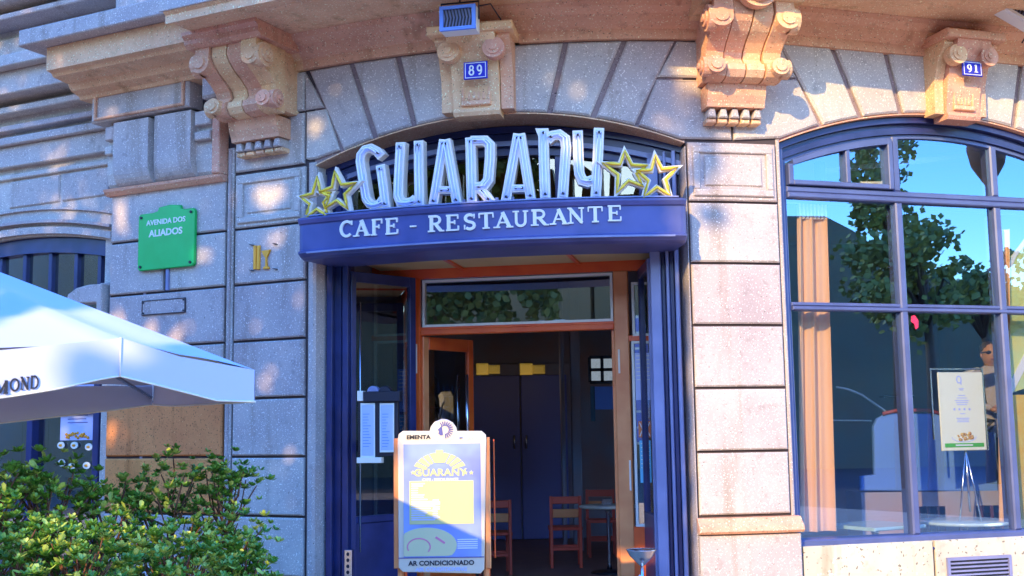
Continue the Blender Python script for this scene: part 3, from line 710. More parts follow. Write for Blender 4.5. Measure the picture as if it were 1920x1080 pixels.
# slab-serif letters from strokes, unit box
def arc(cx, cy, rx, ry, a0, a1, n=9): return [(cx+rx*math.cos(math.radians(a0+(a1-a0)*i/n)), cy+ry*math.sin(math.radians(a0+(a1-a0)*i/n))) for i in range(n+1)]
TH, TN, SF = .20, .10, .09
def serif(x, y, w=.36): return ([(x-w/2, y), (x+w/2, y)], SF)
GL = {
 'C': [(arc(.53, .5, .40, .44, 48, 312, 14), .16), ([(.86, .70), (.86, .97)], .08)],
 'A': [([(.18, .05), (.50, .95)], .11), ([(.46, .97), (.82, .05)], .21), ([(.30, .33), (.70, .33)], .09), serif(.16, .045), serif(.84, .045, .38)],
 'F': [([(.26, 0), (.26, 1)], TH), ([(.10, .95), (.88, .95)], .10), ([(.30, .52), (.64, .52)], .10), ([(.86, .70), (.86, .97)], .08), ([(.64, .40), (.64, .64)], .08), serif(.26, .045, .42)],
 'E': [([(.26, 0), (.26, 1)], TH), ([(.10, .95), (.86, .95)], .10), ([(.10, .05), (.88, .05)], .10), ([(.30, .52), (.64, .52)], .10), ([(.84, .72), (.84, .97)], .08), ([(.87, .03), (.87, .30)], .08), ([(.64, .40), (.64, .64)], .08)],
 'R': [([(.26, 0), (.26, 1)], TH), ([(.10, .95), (.45, .95)]+arc(.52, .72, .22, .23, 90, -90, 8)+[(.30, .49)], .14), ([(.50, .47), (.80, .05)], .19), serif(.26, .045, .40), serif(.86, .045, .26), serif(.2, .955, .2)],
 'S': [(arc(.48, .72, .27, .21, 35, 250, 8)+arc(.50, .27, .29, .22, 80, -145, 8)[1:], .17), ([(.78, .70), (.78, .97)], .07), ([(.16, .03), (.16, .32)], .07)],
 'T': [([(.5, 0), (.5, 1)], TH), ([(.08, .95), (.92, .95)], .10), ([(.09, .68), (.09, .97)], .08), ([(.91, .68), (.91, .97)], .08), serif(.5, .045, .42)],
 'U': [([(.22, 1), (.22, .35)]+arc(.49, .33, .27, .27, 180, 360, 10)+[(.76, 1)], .15), serif(.20, .955, .38), serif(.78, .955, .32)],
 'N': [([(.20, 0), (.20, 1)], .10), ([(.16, .95), (.82, .05)], .20), ([(.82, 0), (.82, 1)], .10), serif(.2, .045, .32), serif(.80, .955, .32), serif(.12, .955, .2)],
 '-': [([(.1, .42), (.9, .42)], .16)],
 '8': [(arc(.5, .73, .24, .22, 0, 360, 14)[:-1], .15), (arc(.5, .28, .30, .25, 0, 360, 14)[:-1], .17)],
 '9': [(arc(.5, .66, .27, .28, 0, 360, 14)[:-1], .16), (arc(.42, .46, .36, .42, 15, -95, 9), .15)],
 '1': [([(.5, 0), (.5, 1)], .22), serif(.5, .05, .6), ([(.25, .86), (.5, .95)], .10)],
 'M': [([(.14, 0), (.14, 1)], .10), ([(.12, 1), (.5, .05)], .16), ([(.5, .05), (.88, 1)], .10), ([(.86, 0), (.86, 1)], .17), serif(.14, .04, .26), serif(.86, .04, .30)],
 'O': [(arc(.5, .5, .38, .44, 0, 360, 18)[:-1], .14)],
 'D': [([(.22, 0), (.22, 1)], .15), ([(.1, .95), (.45, .95)]+arc(.45, .5, .38, .45, 90, -90, 10)+[(.1, .05)], .12)],
}
def glyph(ch, x0, x1, z0, z1, t0, t1, m=W):
    mb = MB(); e = 0
    for pts, w_ in GL[ch]:
        cl = ch in '89O' and len(pts) > 12
        P = [(x0+(x1-x0)*a, z0+(z1-z0)*b) for a, b in pts]
        mb.ribbon(P, w_*min(1., (x1-x0)/(z1-z0)*1.25)*(z1-z0), t0, t1+e, m, closed=cl); e += .0007
    return mb
words = [('C', 637, 664), ('A', 664, 695), ('F', 696, 720), ('E', 721, 750), ('-', 768, 783), ('R', 801, 834), ('E', 834, 864), ('S', 867, 896), ('T', 896, 928), ('A', 926, 962), ('U', 961, 993), ('R', 993, 1030), ('A', 1031, 1066), ('N', 1063, 1097), ('T', 1100, 1132), ('E', 1136, 1168)]
for ch, x0, x1 in words:
    k = ((x0+x1)/2-650)/500; yt = 414-28.5*k; yb = 445-29.5*k
    X0, Z1 = fac(x0, yt, tb); X1, Z0 = fac(x1, yb, tb)
    Z1 = fac((x0+x1)/2, yt, tb)[1]; Z0 = fac((x0+x1)/2, yb, tb)[1]
    obj('letter', glyph(ch, X0, X1, Z0, Z1, tb-.002, tb+.014), M_cream, SB)

# big tube letters on the shelf
NS = root('neon_letters', W(-.15, 3.43, .2), 'large pale blue and white channel letters GUARANY standing on the blue sign band', 'sign')
tn = .20
def c1(x, y): return (650+x/7.2, 250+y/7.2)
def c2(x, y): return (880+x/6.354, 230+y/6.354)
letters = [
 [('s', [c1(*p) for p in [(470, 315), (405, 240), (325, 200), (245, 220), (190, 290), (180, 380), (205, 550), (240, 760), (262, 880), (310, 950), (380, 978), (450, 945), (490, 880)]], 16.), ('s', [c1(*p) for p in [(452, 425), (480, 620), (530, 1015)]], 16.)],
 [('s', [c1(*p) for p in [(728, 120), (716, 350), (700, 650), (695, 850), (730, 930), (800, 945), (880, 925), (935, 880)]], 17.), ('s', [c1(*p) for p in [(970, 98), (974, 500), (985, 992)]], 16.5)],
 [('s', [c1(*p) for p in [(1312, 82), (1165, 980)]], 16.), ('s', [c1(*p) for p in [(1335, 82), (1492, 965)]], 16.), ('s', [c1(*p) for p in [(1215, 765), (1440, 765)]], 13.)],
 [('s', [c2(*p) for p in [(10, 175), (30, 965)]], 17.), ('s', [c2(*p) for p in [(10, 215), (190, 212), (245, 265), (245, 420), (225, 680), (170, 755), (50, 775)]], 17.), ('s', [c2(*p) for p in [(110, 780), (180, 845), (262, 955)]], 16.)],
 [('s', [c2(*p) for p in [(580, 130), (430, 945)]], 16.), ('s', [c2(*p) for p in [(605, 130), (735, 930)]], 16.), ('s', [c2(*p) for p in [(490, 785), (690, 780)]], 13.)],
 [('s', [c2(*p) for p in [(880, 68), (890, 500), (905, 912)]], 17.), ('s', [c2(*p) for p in [(925, 215), (985, 155), (1070, 140), (1140, 190), (1152, 300), (1130, 600), (1110, 905)]], 17.), ('w', [c2(*p) for p in [(782, 66), (880, 66), (880, 260), (830, 190)]], 0)],
 [('s', [c2(*p) for p in [(1290, 92), (1298, 400), (1310, 600), (1345, 685), (1410, 705), (1490, 670)]], 17.), ('s', [c2(*p) for p in [(1545, 62), (1532, 400), (1505, 898)]], 17.)],
]
PXM = 9.55/F
for L_ in letters:
    body = None; e = 0
    for typ, pts, w_ in L_:
        P = [fac(x, y, tn) for x, y in pts]; e += .0012
        if typ == 'w':
            obj('serif_wedge', MB().prism(P, tn-.07, tn+.0, 0.002, W, 0), M_cream, body); continue
        wd = w_*PXM
        rim = MB().ribbon(P, wd*1.08, tn-.08, tn+e)
        o = obj('letter', rim, M_cream, NS) if body is None else obj('stroke', rim, M_cream, body)
        if body is None: body = o
        def shrink(P, d):
            P = [Vector(p) for p in P]; P[0] = P[0]+(P[1]-P[0]).normalized()*d; P[-1] = P[-1]+(P[-2]-P[-1]).normalized()*d; return [tuple(p) for p in P]
        obj('stroke_face', MB().ribbon(shrink(P, .016), wd*.66, tn+e, tn+.010+e), M_face, body)
        # tube
        Q = shrink(P, .04); T = []
        for i in range(len(Q)-1):
            for k in range(3): T.append((Q[i][0]+(Q[i+1][0]-Q[i][0])*k/3, Q[i][1]+(Q[i+1][1]-Q[i][1])*k/3))
        T.append(Q[-1])
        for dx in ((-.012, .014) if w_ > 14 else (0,)):
            pts3 = [W(x+dx, z, tn+.035) for x, z in T]; pts3 = [W(T[0][0]+dx, T[0][1], tn+.005)]+pts3+[W(T[-1][0]+dx, T[-1][1], tn+.005)]
            obj('tube', MB().tube(pts3, .0065, 6), M_neon, body)
        for x, z in (T[0], T[-1]):
            b = MB(); b.tube([W(x+.003, z, tn+.008), W(x+.003, z, tn+.03)], .010, 8); obj('end_cap', b, M_ink, body)
for x in (697, 742, 790, 812, 868, 893, 930, 960, 1000, 1022, 1055, 1118):
    a, z = fac(x, 388-(x-700)*.025, tn); obj('foot', MB().box(a-.012, a+.012, zb1+.03, max(z, zb1+.06)+.02, tn-.06, tn-.03), M_lblue, NS)

def star(tips, lab, grp='star outlines beside the big letters'):
    cx = sum(p[0] for p in tips)/5; cy = sum(p[1] for p in tips)/5; pts = []
    for i in range(5):
        a, b = tips[i], tips[(i+1) % 5]; pts.append(a); mx, my = (a[0]+b[0])/2, (a[1]+b[1])/2; pts.append((cx+(mx-cx)*.50, cy+(my-cy)*.50))
    n_ = len(OFF) % 3*.012
    P = [fac(x, y, tn+.06+n_) for x, y in pts]; t = tn+.06+n_
    st = root('star_outline', W(P[0][0], min(p[1] for p in P), t), lab, 'star', grp)
    obj('backing', MB().ribbon(P, .042, t-.05, t-.0, W, closed=True), M_cream, st)
    T = []
    for i in range(10):
        for k in range(2): q = P[(i+1) % 10]; T.append((P[i][0]+(q[0]-P[i][0])*k/2, P[i][1]+(q[1]-P[i][1])*k/2))
    obj('tube', MB().tube([W(x, z, t+.018) for x, z in T], .013, 6, closed=True), M_yellow, st)
    obj('arm', MB().tube([W(P[5][0], P[5][1], t-.04), W(P[5][0], P[5][1], .0)], .008, 6), M_black, st)
star([(597, 332), (622, 362), (619, 408), (575, 410), (564, 369)], 'leftmost yellow star outline, lower of the left pair')
star([(630, 322), (670, 343), (654, 392), (612, 390), (601, 360)], 'yellow star outline touching the big letter G, upper of the left pair')
star([(1171, 283), (1214, 311), (1206, 350), (1156, 362), (1129, 306)], 'yellow star outline next to the letter Y, left of the right pair')
star([(1228, 291), (1271, 314), (1257, 368), (1206, 371), (1193, 320)], 'rightmost yellow star outline beside the arch end')

# ================================================================== number plates, street sign, pictogram
def plate(x0, x1, y0, y1, t, txt, lab, dg):
    X0, Z1 = fac(x0, y0, t); X1, Z0 = fac(x1, y1, t)
    p = root('number_plate', W((X0+X1)/2, Z0, t), lab, 'number plate')
    obj('plate', MB().box(X0, X1, Z0, Z1, t-.012, t, .004), M_plate, p)
    obj('border', MB().ribbon([(X0+.014, Z0+.012), (X1-.014, Z0+.012), (X1-.014, Z1-.012), (X0+.014, Z1-.012)], .005, t, t+.002, W, closed=True), M_white, p)
    n = len(txt); wd = (X1-X0)*.30
    for i, ch in enumerate(txt):
        c = (X0+X1)/2+(i-(n-1)/2)*wd*1.12; obj('digit', glyph(ch, c-wd/2, c+wd/2, Z0+.032, Z1-.03, t-.001, t+.004), M_white, p)
plate(869, 914, 117, 146, .30, '89', 'cobalt blue plate with white number 89 on the bracket over the door', 0)
plate(1804, 1843, 113, 144, .30, '91', 'cobalt blue plate with white number 91 on the bracket over the window', 0)
# green street name sign
X0, Z1 = fac(259, 400, .05); X1, Z0 = fac(362, 500, .05); Z1 = fac(310, 396, .05)[1]; Z0 = fac(310, 503, .05)[1]
GS = root('street_sign', W((X0+X1)/2, Z0, .05), 'green enamel street name sign with stepped top on the left stone pilaster', 'sign')
cx = (X0+X1)/2; r_ = .02
poly = [(X0+r_, Z0), (X1-r_, Z0), (X1, Z0+r_), (X1, Z1-r_), (X1-r_, Z1), (cx+.20, Z1), (cx+.155, Z1+.012), (cx+.145, Z1+.045), (cx+.03, Z1+.058), (cx-.085, Z1+.045), (cx-.095, Z1+.012), (cx-.15, Z1), (X0+r_, Z1), (X0, Z1-r_), (X0, Z0+r_)]
obj('panel', MB().prism(poly, .01, .045, .006, W, 0), M_green, GS)
for X, Z in ((X0+.035, Z0+.035), (X1-.035, Z0+.035), (X0+.035, Z1-.035), (X1-.035, Z1-.035)):
    obj('bolt', MB().tube([W(X, Z, .04), W(X, Z, .056)], .013, 8), M_ink, GS)
def W_(a, z, t): return W(a, z, t)
obj('lettering', text_mb('AVENIDA DOS', W, cx, Z1-.115, .068, .0465, 'CENTER', bold=.0015, xs=.95), M_white, GS)
obj('lettering', text_mb('ALIADOS', W, cx, Z1-.225, .088, .0465, 'CENTER', bold=.0025, xs=1.), M_white, GS)
obj('pipe', MB().box(cx-.012, cx+.018, Z0-.20, Z0, 0, .025, .005), M_lblue, GS)
# faint outlined plate below
a0, z1 = fac(267, 565, .01); a1, _ = fac(347, 560, .01); z0 = fac(305, 588, .01)[1]; z1 = fac(305, 562, .01)[1]
IP = root('clear_plate', W((a0+a1)/2, z0, .01), 'small unlettered stone-coloured plate with screws under the green street sign', 'plate')
obj('plate', MB().box(a0, a1, z0, z1, -.001, .010, .003), M_stone, IP)
obj('rim', MB().ribbon([(a0, z0), (a1, z0), (a1, z1), (a0, z1)], .008, 0, .014, W, closed=True), M_mortar, IP)
for X in (a0+.015, a1-.015):
    for Z in (z0+.015, z1-.015): obj('screw', MB().tube([W(X, Z, .008), W(X, Z, .018)], .009, 6), M_ink, IP)
# knife, fork and glass pictogram
PG = root('pictogram', W(fac(495, 480)[0], fac(495, 505)[1], .01), 'orange brass cutlery and glass pictogram on the stone left of the door', 'sign')
def pb(x0, y0, x1, y1, tt=.018): A, Zt = fac(x0, y0); Bx, Zb = fac(x1, y1); return MB().box(A, Bx, Zb, Zt, 0, tt, .003)
obj('knife', pb(477, 461, 481.5, 505), M_gold, PG); obj('fork', pb(483.5, 461, 488.5, 505), M_gold, PG)
A = [fac(x, y) for x, y in ((492, 471), (509, 468), (503.5, 480), (502, 483), (502, 498), (506, 501), (506, 504), (495, 505), (495, 502), (499, 499), (499, 484), (497, 481))]
obj('goblet', MB().prism(A, 0, .018, .002, W, 0), M_gold, PG)
for x, y in ((473, 459), (517, 457), (473, 507), (517, 504)):
    X, Z = fac(x, y); obj('corner_pin', MB().ribbon([(X-.02, Z+.004), (X+.02, Z-.006)], .006, 0, .02), M_ink, PG)

# ================================================================== arched window
WD = root('arched_window', W(3.75, .66, -.15), 'large arched cafe window with grey blue bars beside the right stone pier', 'window')
tw = -.16
wa = lambda X, o=0.: 4.285-.142*(X-3.75)**2+o-.008
for o0, o1, t0, t1, mt in ((-.05, 0, -.30, -.07, M_blue), (-.085, -.053, -.30, -.13, M_wbar), (-.14, -.088, -.30, -.10, M_blue), (-.175, -.143, -.28, -.13, M_wbar)):
    obj('arch_bar', MB().band(lambda x: wa(x, o0), lambda x: wa(x, o1), frange(WL+.002, WR-.002, 28), t0, t1), mt, WD)
def fz(x, y): return fac(x, y, tw)[1]
zs0 = fz(1700, 1022)-.01; zs1 = fz(1700, 1002); zt2 = fz(1700, 578); zt1 = fz(1700, 372)
FR = obj('frame', MB().box(WL+.005, WL+.055, zs0, wa(WL+.05), -.28, -.08, .008), M_wbar, WD)
obj('frame_bead', MB().box(WL+.06, WL+.10, zs1, wa(WL+.1, -.1), -.26, -.13, .008), M_wbar, WD)
obj('sill', MB().box(WL+.04, WR, zs0, zs1, -.28, -.06, .012), M_wbar, WD)
obj('sill_nose', MB().box(WL+.02, WR, zs0-.025, zs0, -.28, -.02, .01), M_blue, WD)
obj('transom', MB().box(WL+.10, WR, zt1-.05, zt1-.004, -.24, -.10, .01), M_wbar, WD); obj('transom', MB().box(WL+.10, WR, zt1+.0, zt1+.05, -.24, -.12, .01), M_wbar, WD)
obj('transom', MB().box(WL+.10, WR, zt2-.035, zt2-.003, -.24, -.10, .008), M_wbar, WD); obj('transom', MB().box(WL+.10, WR, zt2+.001, zt2+.032, -.24, -.12, .008), M_wbar, WD)
mu = [fac(1697, 700, tw)[0], fac(1884, 700, tw)[0], 5.0]
mus = [fac(1682, 300, tw)[0], fac(1872, 300, tw)[0]]
for X in mu[:2]:
    obj('mullion', MB().box(X-.034, X+.034, zs1, zt1-.05, -.25, -.11, .012), M_wbar, WD); obj('mullion', MB().box(X-.034, X+.034, zt1+.05, wa(X, -.15), -.25, -.12, .012), M_wbar, WD)
c0, c1_ = WL+.11, mu[0]-.045
cf = MB(); cf.box(c0, c0+.045, zt1+.06, wa(c0, -.2), -.2, -.09, .006); cf.box(c1_-.045, c1_, zt1+.06, wa(c1_, -.18), -.2, -.09, .006); cf.box(c0+.045, c1_-.045, zt1+.06, zt1+.10, -.2, -.09, .006)
cf.band(lambda x: wa(x, -.225), lambda x: wa(x, -.18), frange(c0+.04, c1_-.04, 8), -.2, -.09)
obj('casement', cf, M_wbar, WD, 'upper left opening casement'); X = fac(1583, 300, tw)[0]
obj('glazing_bar', MB().box(X-.02, X+.02, zt1+.10, wa(X, -.22), -.19, -.10, .006), M_wbar, WD)
edges = [WL+.09]+mu[:2]+[WR]
for i in range(3):
    a0, a1 = edges[i], edges[i+1]
    for k, (z0, z1) in enumerate(((zs1, zt2), (zt2, zt1), (zt1, None))):
        b = MB()
        P = lambda X, z, t: W(3.2, 0, 0) if False else W(X, z, t)
        if z1 is None: b.band(lambda x: z0, lambda x: wa(x, -.15), frange(a0, a1, 6), tw-.003, tw+.003)
        else: b.box(a0, a1, z0, z1, tw-.003, tw+.003, 0, W, 0)
        obj('pane', b, M_glass, WD)

# ================================================================== inside the cafe
def px3(x0, x1, y0, y1, Y, dy, bev=0.):            # upright box seen between photo lines, at depth Y
    a = at(x0, y1, Y); b = at(x1, y0, Y); return bx(a.x, b.x, Y, Y+dy, a.z, b.z, bev)
rm = MB(); P_ = [(x, g(x)+.45) for x in (-3.4, -2, -1, 0, 1, 2, 3, 4.6, 6.5)]
rm.prism(P_+[(6.5, 18), (-3.4, 18)], -.05, .012, 0, I3, 0); obj('room_floor', rm, M_infloor, B)
rm = MB(); rm.prism(P_+[(6.5, 18), (-3.4, 18)], 4.4, 4.45, 0, I3, 0); obj('room_ceiling', rm, M_inwall, B)
obj('room_wall', bx(-3.4, 6.5, 17.9, 18, .012, 4.4), M_inwall, B)
obj('room_wall', bx(-3.45, -3.4, 10.9, 18, .012, 4.4), M_inwall, B); obj('room_wall', bx(6.5, 6.55, 11, 18, .012, 4.4), M_inwall, B)
ND = root('navy_double_door', (at(975, 900, 17.8).x, 17.8, 0), 'tall navy double door at the dark back of the cafe', 'door')
a, b, c = at(878, 705, 17.7), at(975, 705, 17.7), at(1062, 705, 17.7)
obj('leaf', bx(a.x, b.x-.01, 17.72, 17.78, .02, a.z, .01), M_navy, ND); obj('leaf', bx(b.x+.01, c.x, 17.72, 17.78, .02, a.z, .01), M_navy, ND)
obj('door_frame', bx(a.x-.15, c.x+.15, 17.79, 17.85, .02, a.z+.18, .01), M_inwall, ND)
for x in (-.10, .08):
    obj('handle', MB().tube([(b.x+x, 17.66, 1.35), (b.x+x, 17.66, 1.55)], .02, 6), M_chrome, ND)
for x0, x1, nm in ((893, 937, 'left'), (975, 1022, 'right')):
    lp = root('wall_lamp', at((x0+x1)/2, 703, 16.5), 'ochre box wall lamp, %s of the two over the dark cafe interior' % nm, 'lamp')
    obj('shade', px3(x0, (x0+x1)/2, 681, 702, 16.5, .2, .02), mat('ochre_shade', (.5, .36, .1), .6, emit=(.6, .38, .06), es=.04), lp); obj('shade_end', px3((x0+x1)/2+1, x1, 684, 700, 16.5, .2, .02), mat('ochre_shade_end', (.4, .3, .08), .6, emit=(.5, .32, .05), es=.03), lp)
    ll = bpy.data.lights.new('lamp_glow', 'POINT'); ll.energy = .14; ll.color = (1, .72, .45); ll.shadow_soft_size = .1; lo = bpy.data.objects.new('lamp_glow', ll); COL.objects.link(lo); lo.parent = lp; lo.location = (0, -.25, -.15)
for x0, x1 in ((1052, 1060), (1072, 1090)):
    c_ = at(x0, 800, 16); d_ = at(x1, 800, 16); cl = obj('column', bx(c_.x, d_.x, 16, 16.2, .012, 4.4, .01), M_inwall, None, 'slim dark %s column in front of the navy doors' % ('narrow' if x0 == 1052 else 'broad'), 'column')
MI = root('lattice_mirror', at(1130, 717, 15), 'dark framed lattice mirror high on the right inside the doorway', 'mirror')
m_a, m_b = at(1106, 717, 15), at(1175, 669, 15)
obj('glass', bx(m_a.x, m_b.x, 15.02, 15.04, m_a.z, m_b.z), mat('glowing_mirror', (.5, .55, .6), .1, .3, noise=(.1, .14, .12), nscale=9, emit=(.5, .6, .7), es=.06), MI)  # weak emission stands in for the bright reflection
for i in range(4): x = m_a.x+(m_b.x-m_a.x)*i/3; obj('bar', bx(x-.02, x+.02, 14.98, 15.01, m_a.z, m_b.z), M_black, MI)
for i in range(3): z = m_a.z+(m_b.z-m_a.z)*i/2; obj('bar', bx(m_a.x, m_b.x, 14.98, 15.01, z-.02, z+.02), M_black, MI)
SBd = root('blue_notice_board', at(1135, 770, 14.6), 'sky blue board under the lattice mirror inside the doorway', 'board')
obj('panel', px3(1116, 1176, 724, 768, 14.6, .03), M_lblue2, SBd); obj('side_panel', px3(1108, 1115, 724, 790, 14.62, .03), mat('teal_paint', (.03, .12, .18), .5), SBd)
# wooden chairs
def chair(x, y, rz, lab, mt=M_chair, panel=M_orange, h=.83):
    c = root('wooden_chair', (x, y, .012), lab, 'chair', 'wooden chairs inside the cafe', rz)
    def b_(x0, x1, y0, y1, z0, z1, be=.006): return bx(x0, x1, y0, y1, z0, z1, be)
    for s in (-1, 1):
        obj('leg', b_(s*.17-.018, s*.17+.018, -.20, -.165, 0, h), mt, c, local=True); obj('leg', b_(s*.17-.018, s*.17+.018, .16, .195, 0, .43), mt, c, local=True)
    obj('seat', b_(-.20, .20, -.16, .21, .43, .465, .01), mt, c, local=True); obj('top_rail', b_(-.152, .152, -.195, -.172, h-.09, h-.005), mt, c, local=True)
    obj('back_panel', b_(-.152, .152, -.195, -.172, h-.25, h-.15), panel, c, local=True); obj('stretcher', b_(-.15, .15, -.19, -.17, .2, .235), mt, c, local=True)
    obj('stretcher', b_(-.15, .15, .165, .185, .2, .235), mt, c, local=True)
    return c
p_ = at(1060, 930, 14); chair(p_.x, 14.2, 0, 'red brown wooden chair with orange back slat, beside the small table in the doorway')
p_ = at(925, 930, 13.6); chair(p_.x, 13.6, .1, 'red brown wooden chair half hidden by the menu stand')
p_ = at(1128, 930, 15.2); chair(p_.x, 15.3, PI, 'dark wooden chair behind the small table in the doorway')
def table(x, y, r_, lab, sq=False, top=M_white, rz=0., h=.75):
    t = root('cafe_table', (x, y, .012), lab, 'table', rz=rz)
    if sq: obj('table_top', bx(-r_, r_, -r_, r_, h-.03, h, .008), top, t, local=True)
    else: obj('table_top', MB().lathe([(r_-.01, h-.03), (r_, h-.02), (r_, h-.005), (r_-.01, h)], (0, 0, 0), 28), top, t, local=True)
    obj('column', MB().lathe([(.03, .04), (.022, .1), (.022, h-.1), (.05, h-.03)], (0, 0, 0), 12), M_chrome, t, local=True)
    obj('foot', MB().lathe([(.22, 0), (.20, .02), (.05, .04)], (0, 0, 0), 16), M_black, t, local=True); return t
p_ = at(1140, 942, 13.5); table(p_.x, 13.5, .33, 'small round white cafe table at the right of the open doorway')
p_ = at(1128, 938, 13.45)
o = obj('napkin_holder', bx(p_.x, p_.x+.12, 13.40, 13.46, .765, .84, .006), M_chrome, None, 'steel napkin holder standing on the small round table in the doorway', 'napkin holder')
# bar shelf with bottles, left of the doorway
bs = root('bar_shelf', at(828, 800, 14.5), 'back bar shelves with bottles seen past the left red leaf', 'shelf')
s0, s1 = at(790, 820, 14.5), at(852, 690, 14.5)
obj('back', bx(s0.x-.5, s1.x, 14.7, 14.75, .012, s1.z+.3), M_inwall, bs)
zsh = [at(820, y, 14.5).z for y in (738, 762, 786, 812)]
for z in zsh: obj('shelf_board', bx(s0.x-.5, s1.x, 14.45, 14.7, z-.025, z, .004), M_chrome, bs)
bcols = [M_white, M_lblue2, mat('green_bottle_glass', (.05, .25, .15), .15), mat('amber_bottle_glass', (.35, .14, .03), .15)]
kb = 0
bn = ['first', 'second', 'third', 'fourth', 'fifth', 'sixth', 'seventh']
for zi_, z in enumerate(zsh[:3]):
    for i in range(7):
        x = s0.x+.03+i*(s1.x-s0.x-.06)/6; ht = R.uniform(.11, .145)
        o = obj('bottle', MB().lathe([(.022, 0), (.026, .01), (.026, ht*.6), (.010, ht*.78), (.010, ht)], (x, 14.56, z+.001), 8), bcols[R.randrange(4)], None,
            '%s bottle from the left on the %s shelf behind the bar' % (bn[i], ('top', 'middle', 'bottom')[zi_]), 'bottle', 'bottles on the back bar shelves')

# behind the arched window -----------------------------------------
YI = 11.15
bb = root('blue_reflection', at(1740, 920, YI), 'pale blue panel with rounded shoulders and stepped base, standing in for a reflection in the arched window', 'board')  # solid panel and counter added in place of a reflection in the glass
pts = [(1614, 920), (1614, 893), (1640, 890), (1638, 800), (1645, 785), (1662, 775), (1760, 775), (1785, 785), (1800, 800), (1868, 812), (1872, 922)]
obj('panel', MB().prism([(at(x, y, YI).x, at(x, y, YI).z) for x, y in pts], YI+.06, YI, .01, lambda a, b, t: (a, t, b), 0), M_lblue2, bb)
obj('counter', bx(at(1614, 920, YI).x, at(1872, 920, YI).x, YI-.0, YI+.5, .012, at(1740, 921, YI).z-.004), M_inwall, bb)
obj('cap', MB().tube([tuple(at(x, y, YI-.01)) for x, y in ((1655, 776), (1680, 770), (1740, 769), (1762, 775))], .018, 6), mat('dull_red', (.3, .05, .05), .6), bb)
# solid curve left of the panel, added in place of a reflected outline
lm = root('reflected_arc', at(1600, 860, 11.6), 'thin white curve standing in for a reflected outline, rising to the blue panel behind the curtain', 'lamp')
obj('arm', MB().tube([tuple(at(x, y, 11.6)) for x, y in ((1568, 726), (1590, 730), (1615, 740), (1640, 757), (1664, 774))], .012, 6), M_white, lm)
obj('rail', MB().tube([tuple(at(x, y, 11.6)) for x, y in ((1560, 788), (1634, 789))], .008, 6), M_white, lm)
# tables and red seats
p_ = at(1808, 974, 10.62); table(p_.x, 10.62, .40, 'round white table in front of the red seats, behind the arched window', top=mat('pale_green_top', (.55, .70, .62), .15))
p_ = at(1640, 985, 10.35); table(p_.x, 10.35, .30, 'square pale green table at the foot of the peach curtain', True, mat('pale_green_glass_top', (.45, .68, .62), .1), .5)
M_seat = mat('bright_red_leather', (.62, .05, .02), .35)
def red_seat(px, Y, lab):
    p = at(px, 935, Y); c = root('red_chair', (p.x, Y, .012), lab, 'chair', 'red chairs behind the arched window')
    obj('back', bx(-.22, .22, .2, .25, .5, .86, .02), M_seat, c, local=True); obj('seat', bx(-.22, .22, -.2, .2, .40, .47, .02), M_seat, c, local=True)
    for i in range(4): obj('slat', bx(-.16+i*.09, -.13+i*.09, .18, .199, .5, .84, .004), mat('dark_slat', (.1, .03, .03), .5) if i == 0 and 'dark_slat' not in bpy.data.materials else bpy.data.materials['dark_slat'], c, local=True)
    for sx in (-.19, .19):
        for sy in (-.17, .2): obj('leg', bx(sx-.015, sx+.015, sy-.015, sy+.015, 0, .40), M_black, c, local=True)
red_seat(1745, 10.95, 'red chair left of the round table behind the arched window'); red_seat(1820, 11.0, 'red chair directly behind the round table in the window'); red_seat(1885, 10.95, 'red chair at the right edge of the round table in the window')
# curtain
tcv = -.36
def curtain(x0, x1, y0, y1, lab, slack):
    X0, Zt = fac(x0, y0, tcv); X1, _ = fac(x1, y0, tcv); X0b, Zb = fac(x0+4, y1, tcv); X1b, _ = fac(x1+slack, y1, tcv)
    ct = root('curtain', W(X0, Zb, tcv), lab, 'curtain'); rows = []
    for i in range(15):
        v = i/14; row = []
        for j in range(61):
            u = j/60; X = (X0+(X1-X0)*u)*(1-v)+(X0b+(X1b-X0b)*u)*v; ph = u*5.2*PI+1.2*math.sin(u*5)
            row.append(W(X+.008*math.sin(ph*2+v), Zt+(Zb-Zt)*v, tcv+.032*math.sin(ph)+.012*math.sin(ph*2.3+v*1.5)))
        rows.append(row)
    obj('cloth', MB().grid(rows), M_curtain, ct, recalc=False)
    return ct, X0, X1, Zt
ct, X0, X1, Zt = curtain(1494, 1549, 404, 998, 'long peach curtain hanging in folds at the left edge of the arched window', 20)
for i in range(8):
    x = X0+(X1-X0)*(i+.5)/8; obj('hook', MB().box(x-.010, x+.010, Zt-.03, Zt+.10, tcv-.01, tcv+.03, .003), M_cream, ct)
X2, Z2 = fac(1540, 420, tcv)
obj('curtain_rail', MB().box(WL+.02, WR-.02, Zt+.09, Zt+.11, tcv-.01, tcv+.01), M_chrome, WD)
cu2, _, _, _ = curtain(1872, 1888, 430, 985, 'narrow gathered cream curtain strip at the right bar of the window', 4)
